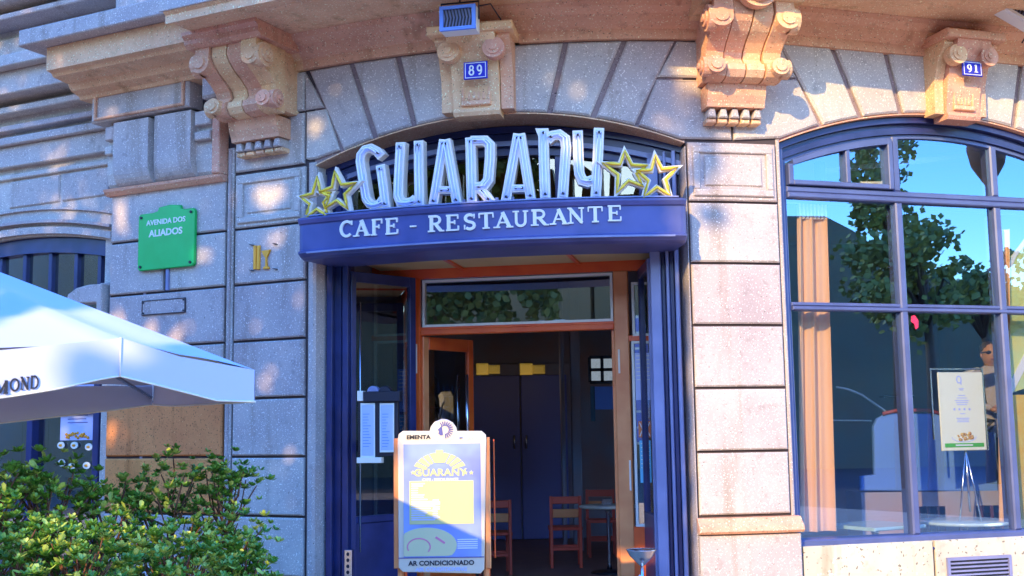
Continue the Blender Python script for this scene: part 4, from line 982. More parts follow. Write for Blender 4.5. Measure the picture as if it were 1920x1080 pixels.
# yellow patterned hanging at the right edge
yw0 = fac(1893, 600, -.3)[0]
YH = root('yellow_hanging', W(yw0+.35, .9, -.4), 'yellow and ochre patterned hanging at the right edge of the window', 'wall hanging')
M_y1 = mat('pale_yellow_cloth', (.72, .66, .18), .7, noise=(.55, .66, .25), nscale=7); M_y2 = mat('ochre_cloth', (.75, .42, .03), .7, noise=(.7, .5, .08), nscale=9)
zq = fac(1905, 740, -.4)[1]; zl = fac(1905, 1000, -.4)[1]; zu = fac(1905, 470, -.4)[1]
obj('upper_cloth', MB().prism([(yw0, zq), (yw0+1.1, zq+.3), (yw0+1.1, zu+.45), (yw0+.05, zu-.1), (yw0, zu-.3)], -.44, -.42), M_y1, YH)
obj('lower_cloth', MB().box(yw0, yw0+1.1, zl, zq, -.442, -.425), M_y2, YH)
obj('white_strip', MB().ribbon([(yw0, zq-.03), (yw0+.25, zq+.35), (yw0+.6, zq+.9)], .07, -.42, -.41), M_white, YH)
obj('white_strip', MB().ribbon([(yw0, zu-.42), (yw0+.18, zu-.05), (yw0+.5, zu+.3)], .04, -.42, -.41), M_white, YH)
# poster on its stand
tp = -.34
X0, Z1 = fac(1758, 697, tp); X1, _ = fac(1842, 700, tp); Z0 = fac(1800, 845, tp)[1]; Z1 = fac(1800, 698, tp)[1]
PS = root('menu_display', W((X0+X1)/2, .66, tp-.03), 'white and pale yellow menu sheet on a steel stand behind the window glass', 'menu stand')
PB = obj('sheet_board', MB().box(X0, X1, Z0, Z1, tp-.012, tp, .006), mat('cream_sheet', (.88, .87, .62), .5), PS)
obj('steel_frame', MB().ribbon([(X0-.05, Z0+.1), (X0-.05, Z1+.03), (X1+.02, Z1+.03), (X1+.03, Z0)], .014, tp-.04, tp-.026), M_chrome, PS)
for s in (-.10, .10): obj('leg', MB().tube([W((X0+X1)/2+.02, Z0+.02, tp-.02), W((X0+X1)/2+.03+s, .68, tp-.02+s*.3)], .008, 6), M_chrome, PS)
obj('leg', MB().tube([W((X0+X1)/2+.02, Z0+.05, tp-.02), W((X0+X1)/2+.03, .85, tp-.02)], .01, 6), M_chrome, PS)
cx = (X0+X1)/2
q = MB(); q.ribbon([(cx-.018+.022*math.cos(a), Z1-.065+.030*math.sin(a)) for a in [i*PI/6 for i in range(12)]], .012, tp, tp+.002, W, closed=True); q.ribbon([(cx+.002, Z1-.07), (cx-.0, Z1-.11)], .012, tp, tp+.0025); obj('crest', q, M_paleblue, PB)
for i, (tx, sz) in enumerate((('Menu', .030), ('Especial', .030), ('do dia', .022), ('cafe', .018))):
    pass
q = MB()
for i, (w_, zz) in enumerate(((.05, .14), (.04, .152), (.07, .20), (.10, .222), (.14, .245), (.12, .262), (.10, .28), (.05, .36), (.13, .40), (.11, .415), (.12, .43))): q.box(cx-w_/2, cx+w_/2, Z1-zz-.008, Z1-zz, tp, tp+.002, 0, W, 0)
for i in range(4): q.box(cx-.09+i*.05, cx-.07+i*.05, Z1-.335, Z1-.315, tp, tp+.002, 0, W, 0)
obj('printed_lines', q, M_paleblue, PB)
q = MB()
for i in range(26): a = R.random()*2*PI; r_ = R.random()**.5; q.ball(W(cx+.085*r_*math.cos(a), Z0+.125+.035*r_*math.sin(a), tp+.002), R.uniform(.008, .018), 1, .4, 1, 6, 4)
obj('printed_dish', q, mat('food_print', (.45, .12, .03), .5, noise=(.7, .5, .1), nscale=60), PB)
obj('plate_rim', MB().ribbon([(cx+.12*math.cos(a), Z0+.12+.045*math.sin(a)) for a in [PI+i*PI/9 for i in range(10)]], .006, tp, tp+.002), M_paleblue, PB)
gr = obj('green_strip', MB().box(X0+.03, X1-.03, Z0+.03, Z0+.065, tp, tp+.003, 0, W, 0), mat('leaf_green_print', (.08, .45, .03), .5), PB)
obj('strip_line', MB().box(cx-.09, cx+.08, Z0+.041, Z0+.054, tp+.003, tp+.005, 0, W, 0), M_white, PB)
X, Z = fac(1716, 605, tw+.02)
q = MB(); q.prism([(X-.02, Z+.06), (X+.01, Z+.065), (X+.04, Z+.02), (X+.035, Z-.04), (X+.01, Z-.055), (X, Z-.01), (X-.03, Z+.01)], tw+.004, tw+.008, 0, W, 0); obj('red_sticker', q, mat('red_film', (.8, .02, .08), .5), None, 'small red ribbon shaped sticker on the window pane under the middle bar', 'sticker')
# solid rail added in place of an awning's reflection in the top lights
sr = root('awning_reflection', W(fac(1550, 318, -.5)[0], fac(1550, 318, -.5)[1], -.5), 'slim grey rail with end box standing in for an awning reflection in the top left window light', 'rail')
X0, Z0 = fac(1540, 322, -.45); X1, Z1 = fac(1810, 292, -.45)
obj('bar', MB().ribbon([(X0, Z0), (X1, Z1)], .05, -.47, -.44), mat('grey_rail', (.25, .2, .22), .5), sr); obj('end_box', MB().box(X0-.04, X0+.03, Z0-.09, Z0+.09, -.50, -.42, .01), M_black, sr)
X2, Z2 = fac(1610, 345, -.45); X3, Z3 = fac(1650, 345, -.45); X4, Z4 = fac(1678, 328, -.45)
obj('elbow', MB().tube([W(X2, Z2, -.43), W(X3, Z3, -.43), W(X4, Z4, -.43)], .02, 8), M_white, sr)
# dim backdrop pieces in the window room
obj('back_shelf', bx(at(1655, 700, 15).x, at(1712, 700, 15).x, 15, 15.2, at(1655, 745, 15).z, at(1655, 742, 15).z), M_chrome, bs)

# figure standing in for a person's reflection, on an added step behind the glass --------------------
def person(px, pytop, Y, lab):
    top = at(px, pytop, Y); H = 1.72; z0 = top.z-H; x = top.x
    pr = root('person', (x, Y, z0), lab, 'person')
    def skin_body(name, verts, edges, rad, mt):
        me = bpy.data.meshes.new(name); me.from_pydata(verts, edges, []); o = bpy.data.objects.new(name, me); COL.objects.link(o)
        sk = o.modifiers.new('skin', 'SKIN'); sk.use_smooth_shade = True
        for i, r in enumerate(rad): me.skin_vertices[0].data[i].radius = (r, r*.8)
        me.skin_vertices[0].data[0].use_root = True
        sb = o.modifiers.new('sub', 'SUBSURF'); sb.levels = 1; sb.render_levels = 1
        me.materials.append(mt); o.parent = pr; return o
    v = [(0, 0, .92), (0, 0, 1.10), (0, -.01, 1.30), (0, 0, 1.44), (0, -.01, 1.52),           # pelvis chest neck
         (.19, 0, 1.40), (.25, -.02, 1.14), (.10, -.20, 1.06), (-.19, 0, 1.40), (-.25, -.02, 1.14), (-.08, -.22, 1.08),
         (.10, 0, .86), (.12, -.01, .48), (.12, .02, .08), (-.10, 0, .86), (-.13, -.02, .48), (-.13, .02, .08)]
    e = [(0, 1), (1, 2), (2, 3), (3, 4), (3, 5), (5, 6), (6, 7), (3, 8), (8, 9), (9, 10), (0, 11), (11, 12), (12, 13), (0, 14), (14, 15), (15, 16)]
    r = [.15, .14, .16, .09, .055, .065, .05, .035, .065, .05, .035, .10, .07, .05, .10, .07, .05]
    skin_body('body', v, e, r, mat('grey_shirt_cloth', (.38, .36, .46), .8))
    skin = mat('skin_tone', (.45, .24, .17), .6); dark = mat('dark_hair', (.03, .02, .02), .7)
    hd = MB(); hd.ball((0, -.01, 1.62), .098, .80, .95, 1.18, 16, 12); hd.ball((0, -.105, 1.61), .016, .8, 1, 1.4, 8, 6); hd.ball((.078, 0, 1.61), .02, .5, .8, 1.3, 8, 6); hd.ball((-.078, 0, 1.61), .02, .5, .8, 1.3, 8, 6); hd.cyl((0, -.005, 1.50), (0, -.005, 1.58), .052, 12)
    obj('head', hd, skin, pr, local=True)
    ms = MB(); ms.ball((0, -.097, 1.568), .022, 1.2, .3, .3, 8, 6); obj('mouth', ms, mat('lip_tone', (.35, .12, .1), .6), pr, local=True)
    hr = MB(); hr.ball((0, .015, 1.665), .100, .84, .95, .86, 14, 10); obj('hair', hr, dark, pr, local=True)
    gl = MB(); gl.ball((.036, -.090, 1.632), .027, 1.1, .5, .7, 10, 6); gl.ball((-.036, -.090, 1.632), .027, 1.1, .5, .7, 10, 6); gl.tube([(-.09, -.03, 1.635), (-.07, -.09, 1.637), (.07, -.09, 1.637), (.09, -.03, 1.635)], .005, 6); obj('sunglasses', gl, M_black, pr, local=True)
    for s in (-1, 1):
        base = Vector((s*.085, -.235, 1.07)); hh = MB(); hh.ball(base, .042, .7, 1., .55, 10, 8)
        for k in range(4): f = base+Vector((-s*.012, -.03, -.024+.016*k)); hh.tube([f, f+Vector((-s*.03, -.035, .004)), f+Vector((-s*.058, -.022, .006))], .009, 6, .006)
        hh.tube([base+Vector((0, .0, .02)), base+Vector((-s*.02, -.03, .045))], .010, 6, .007); obj('hand', hh, skin, pr, local=True)
    st = MB(); st.tube([(-.12, .10, 1.18), (-.13, .02, 1.43), (-.12, -.12, 1.34), (-.12, -.12, 1.12)], .02, 6); st.tube([(.12, .10, 1.18), (.13, .02, 1.43), (.12, -.12, 1.34), (.12, -.12, 1.12)], .02, 6)
    tr = MB(); 
    for s in (-1, 1): tr.tube([(s*.06, 0, .98), (s*.10, 0, .84), (s*.12, -.01, .5), (s*.125, .02, .10)], .115, 12, .085)
    obj('trousers', tr, mat('dark_trousers', (.06, .06, .05), .9), pr, local=True)
    for s in (-1, 1): sh = MB(); sh.ball((s*.125, -.05, .045), .05, .95, 2.4, .9, 10, 6); obj('shoe', sh, M_black, pr, local=True)
    bag = root('backpack', (x-.02, Y+.2, z0+1.1), 'pale grey backpack worn by the figure standing in for a reflected person', 'backpack')
    b = MB(); b.prism([(x-.30, z0+1.0), (x+.16, z0+1.0), (x+.15, z0+1.42), (x-.05, z0+1.5), (x-.26, z0+1.42)], Y+.30, Y+.12, .05, lambda a, b, t: (a, t, b), 0); obj('pack', b, mat('pale_grey_nylon', (.55, .55, .62), .7), bag)
    st2 = MB(); st2.v = []; 
    for s in (-1, 1): st2.tube([(x+s*.12, Y+.12, z0+1.2), (x+s*.13, Y+.02, z0+1.455), (x+s*.13, Y-.14, z0+1.36), (x+s*.12, Y-.13, z0+1.14)], .016, 6)
    obj('strap', st2, M_black, bag)
    return z0, x
z0p, xp = person(1853, 645, 11.6, 'figure with sunglasses, grey shirt and backpack standing in for a reflected person, behind the poster')
obj('low_platform', bx(xp-.9, xp+.9, 11.3, 12.6, .012, z0p), M_inwall, B)

# ================================================================== menu stand on the pavement
YB = 7.85
def bd(x, y): p = at(x, y, YB); return (p.x, p.z)
def MBd(a, z, t): return (a, YB-t, z)
mb0 = bd(830, 1075)
MS = root('menu_stand', (bd(830, 1000)[0], YB+.1, .12), 'white framed menu board with round crest on a wooden easel before the door', 'menu board')
outl = [bd(*p) for p in ((746, 825), (748, 814), (756, 808), (806, 808), (808, 800), (815, 791), (826, 787), (838, 787), (849, 792), (856, 802), (857, 808), (903, 808), (911, 815), (912, 826), (908, 1067), (901, 1075), (756, 1072), (748, 1064))]
PN = obj('board', MB().prism(outl, -.02, .02, .004, MBd, 0), mat('cream_board', (.72, .60, .44), .5), MS)
M_mb = mat('pale_periwinkle_print', (.20, .24, .60), .5, noise=(.30, .40, .70), nscale=3.5); M_my = mat('pale_yellow_print', (.62, .60, .26), .5)
a0, z1 = bd(757, 833); a1, z0 = bd(903, 1043)
obj('poster', MB().box(a0, a1, z0, z1, .021, .024, 0, MBd, 0), M_mb, PN)
a0, z1 = bd(768, 902); a1, z0 = bd(889, 981); obj('price_list', MB().box(a0, a1, z0, z1, .024, .027, 0, MBd, 0), M_my, PN)
q = MB()
for i in range(17):
    y = 906+i*4.2; w_ = R.uniform(10, 26) if i < 7 else R.uniform(26, 54); A, Zt_ = bd(772, y); Bx_, Zb_ = bd(772+w_, y+1.5); q.box(A, Bx_, Zb_, Zt_, .027, .0285, 0, MBd, 0)
for i in range(9): y = 936+i*4.2; A, Zt_ = bd(812, y); Bx_, Zb_ = bd(820+R.random()*6, y+2); q.box(A, Bx_, Zb_, Zt_, .0288, .0296, 0, MBd, 0)
obj('printed_lines', q, M_paleblue, PN)
q = MB(); cx, cz = bd(825, 885); 
for i in range(-4, 5):
    if i == 0: continue
    a = PI/2-i*.26; r0, r1 = .085, .150
    q.prism([(cx+1.15*r0*math.cos(a-.10), cz-.02+r0*math.sin(a-.10)), (cx+1.25*r1*math.cos(a-.11), cz-.02+r1*math.sin(a-.11)), (cx+1.25*r1*math.cos(a+.11), cz-.02+r1*math.sin(a+.11)), (cx+1.15*r0*math.cos(a+.10), cz-.02+r0*math.sin(a+.10))], .024, .027, 0, MBd, 0)
q.box(cx-.025, cx+.025, cz+.06, cz+.145, .0272, .029, 0, MBd, 0); obj('printed_arch', q, M_my, PN)
a_, z_ = bd(826, 892)
obj('print_name', text_mb('GUARANY', MBd, a_, z_, .066, .026, 'CENTER', bold=.002, xs=1.1), M_my, PN)
obj('print_words', text_mb('CAFE - RESTAURANTE', MBd, a_, z_-.032, .024, .026, 'CENTER', bold=.001), M_white, PN)
for x in (775, 787, 873, 884):
    c_ = bd(x, 886); P = []
    for k in range(10): r_ = .018 if k % 2 == 0 else .008; P.append((c_[0]+r_*math.cos(PI/2+k*PI/5), c_[1]+r_*math.sin(PI/2+k*PI/5)))
    obj('printed_star', MB().prism(P, .024, .0275, 0, MBd, 0), M_my, PN)
# dish
q = MB(); c_ = bd(800, 1022)
P = [(c_[0]+.20*math.cos(a)*1.0, c_[1]+.115*math.sin(a)) for a in [i*PI/16 for i in range(32)]]; xl = bd(757.5, 1000)[0]; zl_ = bd(800, 1042)[1]
P = [(max(xl, x), max(zl_, z)) for x, z in P]; P2 = []
for p in P:
    if not P2 or math.dist(p, P2[-1]) > .002: P2.append(p)
obj('printed_plate', q.prism(P2, .024, .0272, 0, MBd, 0), mat('plate_print', (.64, .62, .34), .5), PN)
c2_ = bd(786, 1022); obj('printed_meat', MB().ribbon([(c2_[0]+.075*math.cos(a), c2_[1]+.055*math.sin(a)-.01) for a in [i*PI/9-.6 for i in range(13)]], .008, .0273, .029, MBd), mat('pink_print', (.75, .22, .35), .5), PN)
c2_ = bd(826, 1012); obj('printed_garnish', MB().ribbon([(c2_[0]-.03, c2_[1]+.02), (c2_[0], c2_[1]), (c2_[0]+.03, c2_[1]-.02)], .014, .0273, .029, MBd), bpy.data.materials['pink_print'], PN)
q = MB()
for i in range(5): A, Zt_ = bd(858, 1010+i*4); Bx_, Zb_ = bd(896, 1011.5+i*4); q.box(A, Bx_, Zb_, Zt_, .0245, .026, 0, MBd, 0)
obj('printed_note', q, M_white, PN)
A, Zz = bd(748, 1045); Bx_, _ = bd(908, 1045); obj('divider', MB().box(A, Bx_, Zz-.006, Zz, .02, .024, 0, MBd, 0), M_navyink, PN)
a_, z_ = bd(828, 1059); obj('footer_words', text_mb('AR CONDICIONADO', MBd, a_, z_, .042, .0215, 'CENTER', bold=.0013, xs=1.06), M_ink, PN)
a_, z_ = bd(828, 1070); obj('footer_words', text_mb('AIR CONDITIONING', MBd, a_, z_, .034, .0215, 'CENTER', bold=.0008, xs=1.06), M_paleblue, PN)
a_, z_ = bd(785, 823); obj('header_words', text_mb('EMENTA', MBd, a_, z_, .036, .0215, 'CENTER', bold=.0013, xs=1.15), M_ink, PN)
a_, z_ = bd(882, 823); obj('header_words', text_mb('M E N U', MBd, a_, z_, .036, .0215, 'CENTER', bold=.0008, xs=1.2), M_paleblue, PN)
cx, cz = bd(832, 807)
obj('crest_ring', MB().ribbon([(cx+.073*math.cos(a), cz+.073*math.sin(a)) for a in [i*PI/14 for i in range(28)]], .005, .0202, .023, MBd, closed=True), M_paleblue, PN)
q = MB()
for i in range(13): a = 2.2-i*.30; q.ribbon([(cx+.008+.026*math.cos(a), cz+.004+.026*math.sin(a)), (cx+.008+.056*math.cos(a-.06), cz+.004+.056*math.sin(a-.06))], .007, .0202, .0235+i*.0001, MBd)
q.prism([(cx-.012, cz+.03), (cx-.038, cz+.006), (cx-.030, cz-.008), (cx-.035, cz-.02), (cx-.02, cz-.034), (cx-.004, cz-.03), (cx-.008, cz)], .0202, .0238, 0, MBd, 0); obj('crest_head', q, M_navyink, PN)
for x0, x1, y0, y1, dy in ((738, 750, 822, 1066, .0), (908, 921, 820, 1066, .0), (924, 929, 824, 1050, -.12)):
    A, Zt_ = bd(x0, y0); Bx_, Zb_ = bd(x1, y1); obj('easel_rail', MB().box(A, Bx_, Zb_, Zt_, dy-.045, dy+.005, .006, MBd, 0), M_orange if dy == 0 else M_red, MS)
for x, s in ((750, -1), (912, 1)):
    A = bd(x, 1060); obj('leg', MB().tube([MBd(A[0], A[1]+.5, -.07), MBd(A[0], .12, -.02)], .02, 6, smooth=False), M_orange, MS); obj('leg', MB().tube([MBd(A[0], A[1]+.7, -.09), MBd(A[0], .12, -.5)], .018, 6, smooth=False), M_red, MS)

# double menu box on the left leaf ---------------------------------
vm = .06
MX = root('menu_box', D(dpl(710, 870, vm)[0], dpl(710, 870, vm)[1], vm), 'black topped menu case with two lit looking pages on the left door leaf', 'menu case')
def db(x0, y0, x1, y1, v0, v1, bev=.003): a, zt_ = dpl(x0, y0, vm); b, zb_ = dpl(x1, y1, vm); return MB().box(a, b, zb_, zt_, v0, v1, bev, D)
obj('top_bar', db(683, 735, 751, 752, vm-.06, vm+.03), M_black, MX); obj('end_cap', db(671, 733, 682, 752, vm-.05, vm+.02), M_cream, MX)
for x in (700, 722):
    a, z = dpl(x, 735, vm); P = [(a+.05*math.cos(u*PI/10), z+.05*math.sin(u*PI/10)) for u in range(11)]
    obj('lamp_hood', MB().prism(P, vm-.05, vm+.02, .006, D, 0), M_lblue if x == 700 else M_black, MX)
obj('case_back', db(671, 752, 746, 855, vm-.05, vm-.01), M_black, MX)
for x0, x1, y1 in ((676, 703, 858), (712, 739, 848)):
    pg = obj('page', db(x0, 756, x1, y1, vm-.005, vm+.004), M_white, MX); obj('page_face', db(x0+2, 760, x1-2, y1-4, vm+.004, vm+.007), M_paleblue, pg)
    q = MB()
    for i in range(12): a, zt_ = dpl(x0+5, 776+i*5.5, vm); b, zb_ = dpl(x0+12+R.random()*9, 777+i*5.5, vm); q.box(a, b, zb_, zt_, vm+.007, vm+.0085, 0, D, 0)
    obj('printed_lines', q, M_lblue2, pg)
obj('lower_tray', db(670, 858, 716, 868, vm-.05, vm+.02), M_cream, MX)
obj('bracket', MB().box(dpl(700, 800, vm)[0]-.02, dpl(700, 800, vm)[0]+.02, 1.45, 1.55, -.40, vm-.05, 0, D), M_black, MX)

# standing ashtray by the right jamb -------------------------------
p_ = at(1203, 1030, 9.1); 
AT = root('standing_ashtray', (p_.x, 9.1, .12), 'steel bowl ashtray on a thin stand by the right door post', 'ashtray')
obj('bowl', MB().lathe([(.02, -.12), (.09, -.05), (.115, -.005), (.12, 0), (.105, -.005), (.02, -.05)], (p_.x, 9.1, p_.z), 20), M_chrome, AT)
obj('stem', MB().tube([(p_.x, 9.1, .14), (p_.x, 9.1, p_.z-.11)], .012, 8), M_chrome, AT)
sp = [(p_.x+.035*math.cos(i*.8), 9.1+.035*math.sin(i*.8), .25+i*.02) for i in range(14)]; obj('spiral', MB().tube(sp, .008, 6), M_chrome, AT)
obj('foot', MB().lathe([(.14, 0), (.13, .015), (.02, .03)], (p_.x, 9.1, .12), 18), M_black, AT)

# floodlights under the balcony ------------------------------------
def flood(x0, x1, y0, y1, t, lab, tilt):
    X0, Z1 = fac(x0, y0, t); X1, Z0 = fac(x1, y1, t); cx = (X0+X1)/2
    fl = root('floodlight', W(cx, Z0, t), lab, 'floodlight')
    def m(a, z, tt): return W(a+tilt*0, z+tilt*(a-cx), tt)
    obj('housing', MB().box(X0, X1, Z0, Z1, t-.14, t-.01, .02, m), M_white, fl)
    obj('rim', MB().ribbon([(X0+.012, Z0+.012), (X1-.012, Z0+.012), (X1-.012, Z1-.012), (X0+.012, Z1-.012)], .026, t-.01, t+.015, m, closed=True), M_lblue2 if tilt == 0 else M_white, fl)
    obj('reflector', MB().box(X0+.02, X1-.02, Z0+.02, Z1-.02, t-.0095, t-.005, 0, m), M_lblue, fl)
    n = 9
    for i in range(n): a = X0+.035+(X1-X0-.07)*i/(n-1); obj('louvre', MB().prism([(a-.008, Z0+.03), (a, Z0+.03), (a+.012, (Z0+Z1)/2), (a, Z1-.03), (a-.008, Z1-.03), (a+.004, (Z0+Z1)/2)], t-.004, t+.010, 0, m, 0), M_ink, fl)
    obj('yoke', MB().tube([m(X0-.01, (Z0+Z1)/2, t-.07), m(X0-.01, Z1+.05, t-.07), m(X1+.01, Z1+.05, t-.07), m(X1+.01, (Z0+Z1)/2, t-.07)], .008, 6), M_black, fl)
    obj('cable', MB().tube([m(X1, Z1+.02, t-.1), m(X1+.08, Z1+.05, t-.15), m(X1+.13, Z1-.03, t-.3), m(X1+.10, Z1-.10, .30)], .006, 6), M_ink, fl)
    obj('stay', MB().tube([m(cx, Z1+.05, t-.07), m(cx, 5.06, t-.07)], .008, 6), M_black, fl)
flood(825, 892, 14, 53, .62, 'pale floodlight with dark louvres hanging over the bracket numbered 89', 0.)
flood(1884, 1945, 4, 38, .62, 'white tilted floodlight at the top right corner under the balcony', -.45)

# ================================================================== parasol
def parasol():
    Bc = Vector((-1.146, 5.2, 0)); c = Vector((-3.3, 6.0, 0)); r = Bc-c; q_ = Vector((-r.y, r.x, 0))
    Cc, Dd, Ee = c-q_, c+q_, c-r
    if Cc.y > Dd.y: Cc, Dd = Dd, Cc
    apex = Vector((c.x, c.y, 2.72))
    ps = root('parasol', (c.x, c.y, .12), 'large square white canvas parasol standing left of the cafe door', 'parasol')
    def lerp(pts, u):
        for (a, va), (b, vb_) in zip(pts, pts[1:]):
            if u <= b: s = (u-a)/(b-a); s = s*s*(3-2*s) if False else s; return va+(vb_-va)*s
        return pts[-1][1]
    sides = [(Bc, Cc, [(0, .15), (.05, .155), (.12, .215), (.178, .262), (.25, .205), (.32, .165), (.6, .12), (1, .15)], [(0, .29), (.1, .345), (.178, .425), (.2, .41), (.32, .36), (.6, .31), (1, .32)]),
             (Dd, Bc, [(0, .225), (.3, .19), (1, .15)], [(0, .36), (1, .29)]),
             (Ee, Dd, [(0, .08), (.7, .105), (.9, .18), (1, .225)], [(0, .30), (1, .36)]), (Cc, Ee, [(0, .15), (1, .08)], [(0, .32), (1, .30)])]
    for k, (p, q, hem, top) in enumerate(sides):
        rows = []; n = 40
        for j in range(13):
            v = j/12; row = []
            for i in range(n+1):
                u = i/n; e = p+(q-p)*u; e = Vector((e.x, e.y, 1.6+lerp(top, u))); sag = .05*math.sin(PI*v)*math.sin(PI*u)
                w = e+(apex-e)*v; w.z += -sag + (.012*math.sin(u*23+v*5)*math.exp(-v*5) if 0 < u < 1 else 0); row.append(tuple(w))
            rows.append(row)
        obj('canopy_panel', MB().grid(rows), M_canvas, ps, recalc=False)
        rows = []
        nn = (q-p).normalized(); out = Vector((nn.y, -nn.x, 0)); 
        if out.dot(p-c) < 0: out = -out
        for j in range(5):
            v = j/4; row = []
            for i in range(n+1):
                u = i/n; e = p+(q-p)*u; zt_, zh_ = 1.6+lerp(top, u), 1.6+lerp(hem, u)
                e = e+out*((.003 if k == 0 else .02)*math.sin(u*31)*v*math.sin(PI*u)+.004); row.append((e.x, e.y, zt_+(zh_-zt_)*v))
            rows.append(row)
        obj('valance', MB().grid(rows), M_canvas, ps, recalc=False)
        hp = [tuple(rows[-1][i]) for i in range(0, n+1)]; obj('hem', MB().tube(hp, .005, 5), M_white, ps)
        if k == 0:
            e0, nn0, out0 = p, nn, out; L_ = (q-p).length
            sm_ = [Vector(rows[j][7]) + out*.004 for j in range(5)]; obj('seam', MB().tube([tuple(s_) for s_ in sm_], .004, 5), M_white, ps)
            # lettering on the valance
            def m(a, z, t): e = p+nn*a+out*(.009+t); return (e.x, e.y, z)
            for ch, x0, x1, yt, yb in (('M', -14, 15, 713, 738), ('O', 18, 37, 709, 734), ('N', 38, 55, 706, 731), ('D', 56, 74, 704, 729)):
                def hit(px, py):
                    d = ray(px, py); l = ((p+out*.009).dot(out))/Vector((d.x, d.y, 0)).dot(out); w = d*l; return ((Vector((w.x, w.y, 0))-p).dot(nn), 1.6+w.z)
                A_x, zt_ = hit(x0, yt); B_x, zb_ = hit(x1, yb); gm = glyph(ch, A_x, B_x, zb_, zt_, 0, .002, m)
                obj('letter', gm, M_ink, ps)
    for cr in (Bc, Cc, Dd, Ee):
        e = Vector((cr.x, cr.y, 1.6+.30)); obj('rib', MB().tube([tuple(apex-Vector((0, 0, .06))), tuple(e*.995+apex*.005-Vector((0, 0, .03)))], .012, 6), M_chrome, ps)
        mid = apex+(e-apex)*.5; obj('strut', MB().tube([(c.x, c.y, 2.1), tuple(mid-Vector((0, 0, .05)))], .010, 6), M_chrome, ps)
    obj('pole', MB().cyl((c.x, c.y, .14), (c.x, c.y, 2.8), .028, 12), M_chrome, ps); obj('base', MB().lathe([(.35, 0), (.35, .05), (.05, .08)], (c.x, c.y, .12), 20), M_black, ps)
parasol()

# ================================================================== hedge shrubs in planters
def leaf_faces(mb, p, d, n, L, w_):
    """six sided leaf from p along d with normal n"""
    s = d.cross(n).normalized(); t = n
    P = [p, p+d*L*.4+s*w_*.42-t*L*.04, p+d*L*.8+s*w_*.5+t*L*.03, p+d*L*1.0+t*L*.05, p+d*L*.8-s*w_*.5+t*L*.03, p+d*L*.4-s*w_*.42-t*L*.04, p+d*L*.5-t*L*.10]
    mb.add(P, [(0, 1, 6), (1, 2, 6), (2, 3, 6), (3, 4, 6), (4, 5, 6), (5, 0, 6)], False)
def rosette(mb, c, up, rr, L):
    up = up.normalized(); x = up.cross(Vector((.3, .9, .1))).normalized(); y = up.cross(x); n = rr.randint(7, 10); ph = rr.random()*6
    for i in range(n):
        a = ph+i*2.4; el = .25+.75*i/n; rad = x*math.cos(a)+y*math.sin(a); d = (rad*math.cos(el)+up*math.sin(el)).normalized(); nn = (up*math.cos(el)-rad*math.sin(el)).normalized()
        leaf_faces(mb, c, d, nn, L*rr.uniform(.75, 1.1), L*.45)
lm_ = MB(); leaf_faces(lm_, Vector((0, 0, 0)), Vector((0, 1, 0)), Vector((0, 0, 1)), .045, .022)
LEAFME = None
def shrub(px, ytop, Y, rad, lab, seed, base_z=.55):
    global LEAFME
    rr = random.Random(seed); T = at(px, ytop, Y); root_z = .45; c = Vector((T.x, Y, 0)); zt_ = T.z
    sh = root('shrub', (T.x, Y, root_z), lab, 'shrub', 'leafy shrubs under the parasol')
    zc_ = (zt_+base_z)/2; hz = (zt_-base_z)/2; tips = []; br = MB(); k = 0
    obj('trunk', MB().tube([(T.x, Y, root_z), (T.x+.02, Y-.02, root_z+.25), (T.x-.01, Y, zc_)], .022, 8, .013), M_bark, sh)
    fol = [MB(), MB()]
    n_cl = 62
    for i in range(n_cl):
        a = rr.random()*2*PI; v = rr.uniform(-.95, 1); r0 = math.sqrt(max(0, 1-v*v*.8))*rad*rr.uniform(.55, 1.12)
        e = Vector((T.x+r0*math.cos(a), Y+r0*math.sin(a)*.9, zc_+v*hz*(1 if abs(v) < .8 else rr.uniform(.85, 1.05))))
        s = Vector((T.x+rr.uniform(-.02, .02), Y, max(root_z+.1, e.z-rr.uniform(.15, .3)))); mid = (s+e)/2+Vector((rr.uniform(-.02, .02), rr.uniform(-.02, .02), -.03))
        br.tube([tuple(s), tuple(mid), tuple(e)], .006, 5, .003)
        for j in range(6):
            q = e+Vector((rr.gauss(0, .045), rr.gauss(0, .045), rr.gauss(0, .04))); up = (q-Vector((T.x, Y, zc_-.25))).normalized()+Vector((rr.uniform(-.4, .4), rr.uniform(-.4, .4), .7))
            rosette(fol[rr.random() < .30], q, up, rr, rr.uniform(.026, .044))
            tips.append((q, up))
    obj('branches', br, M_bark, sh, kind='stuff')
    for f_, mt, nm in ((fol[0], M_leaf, 'foliage'), (fol[1], M_leaf2, 'young_foliage')): obj(nm, f_, mt, sh, kind='stuff', recalc=False)
    tips.sort(key=lambda t: t[0].y)
    if LEAFME is None:
        LEAFME = bpy.data.meshes.new('leaf'); LEAFME.from_pydata([tuple(v) for v in lm_.v], [], lm_.f); LEAFME.materials.append(M_leaf2)
    for q, up in tips[:70]:
        o = bpy.data.objects.new('leaf', LEAFME); COL.objects.link(o); o.parent = sh; o.location = q+Vector((0, -.01, .01))-OFF[sh.name]; o.rotation_euler = (rr.uniform(-.3, 1.2), rr.uniform(-.5, .5), rr.uniform(0, 6.3)); o.scale = (rr.uniform(.9, 1.3),)*3
shrub(-15, 880, 5.2, .30, 'bushy green shrub at the far left edge of the hedge row', 1)
shrub(95, 868, 5.4, .27, 'tall full green shrub second from the left, below the poster window', 2)
shrub(205, 900, 5.6, .25, 'lower green shrub between the two tallest shrubs of the row', 3)
shrub(318, 850, 5.8, .24, 'tall slender green shrub in front of the brown stained stone', 4)
shrub(425, 868, 6.0, .20, 'rightmost green shrub of the row, nearest the door', 5)
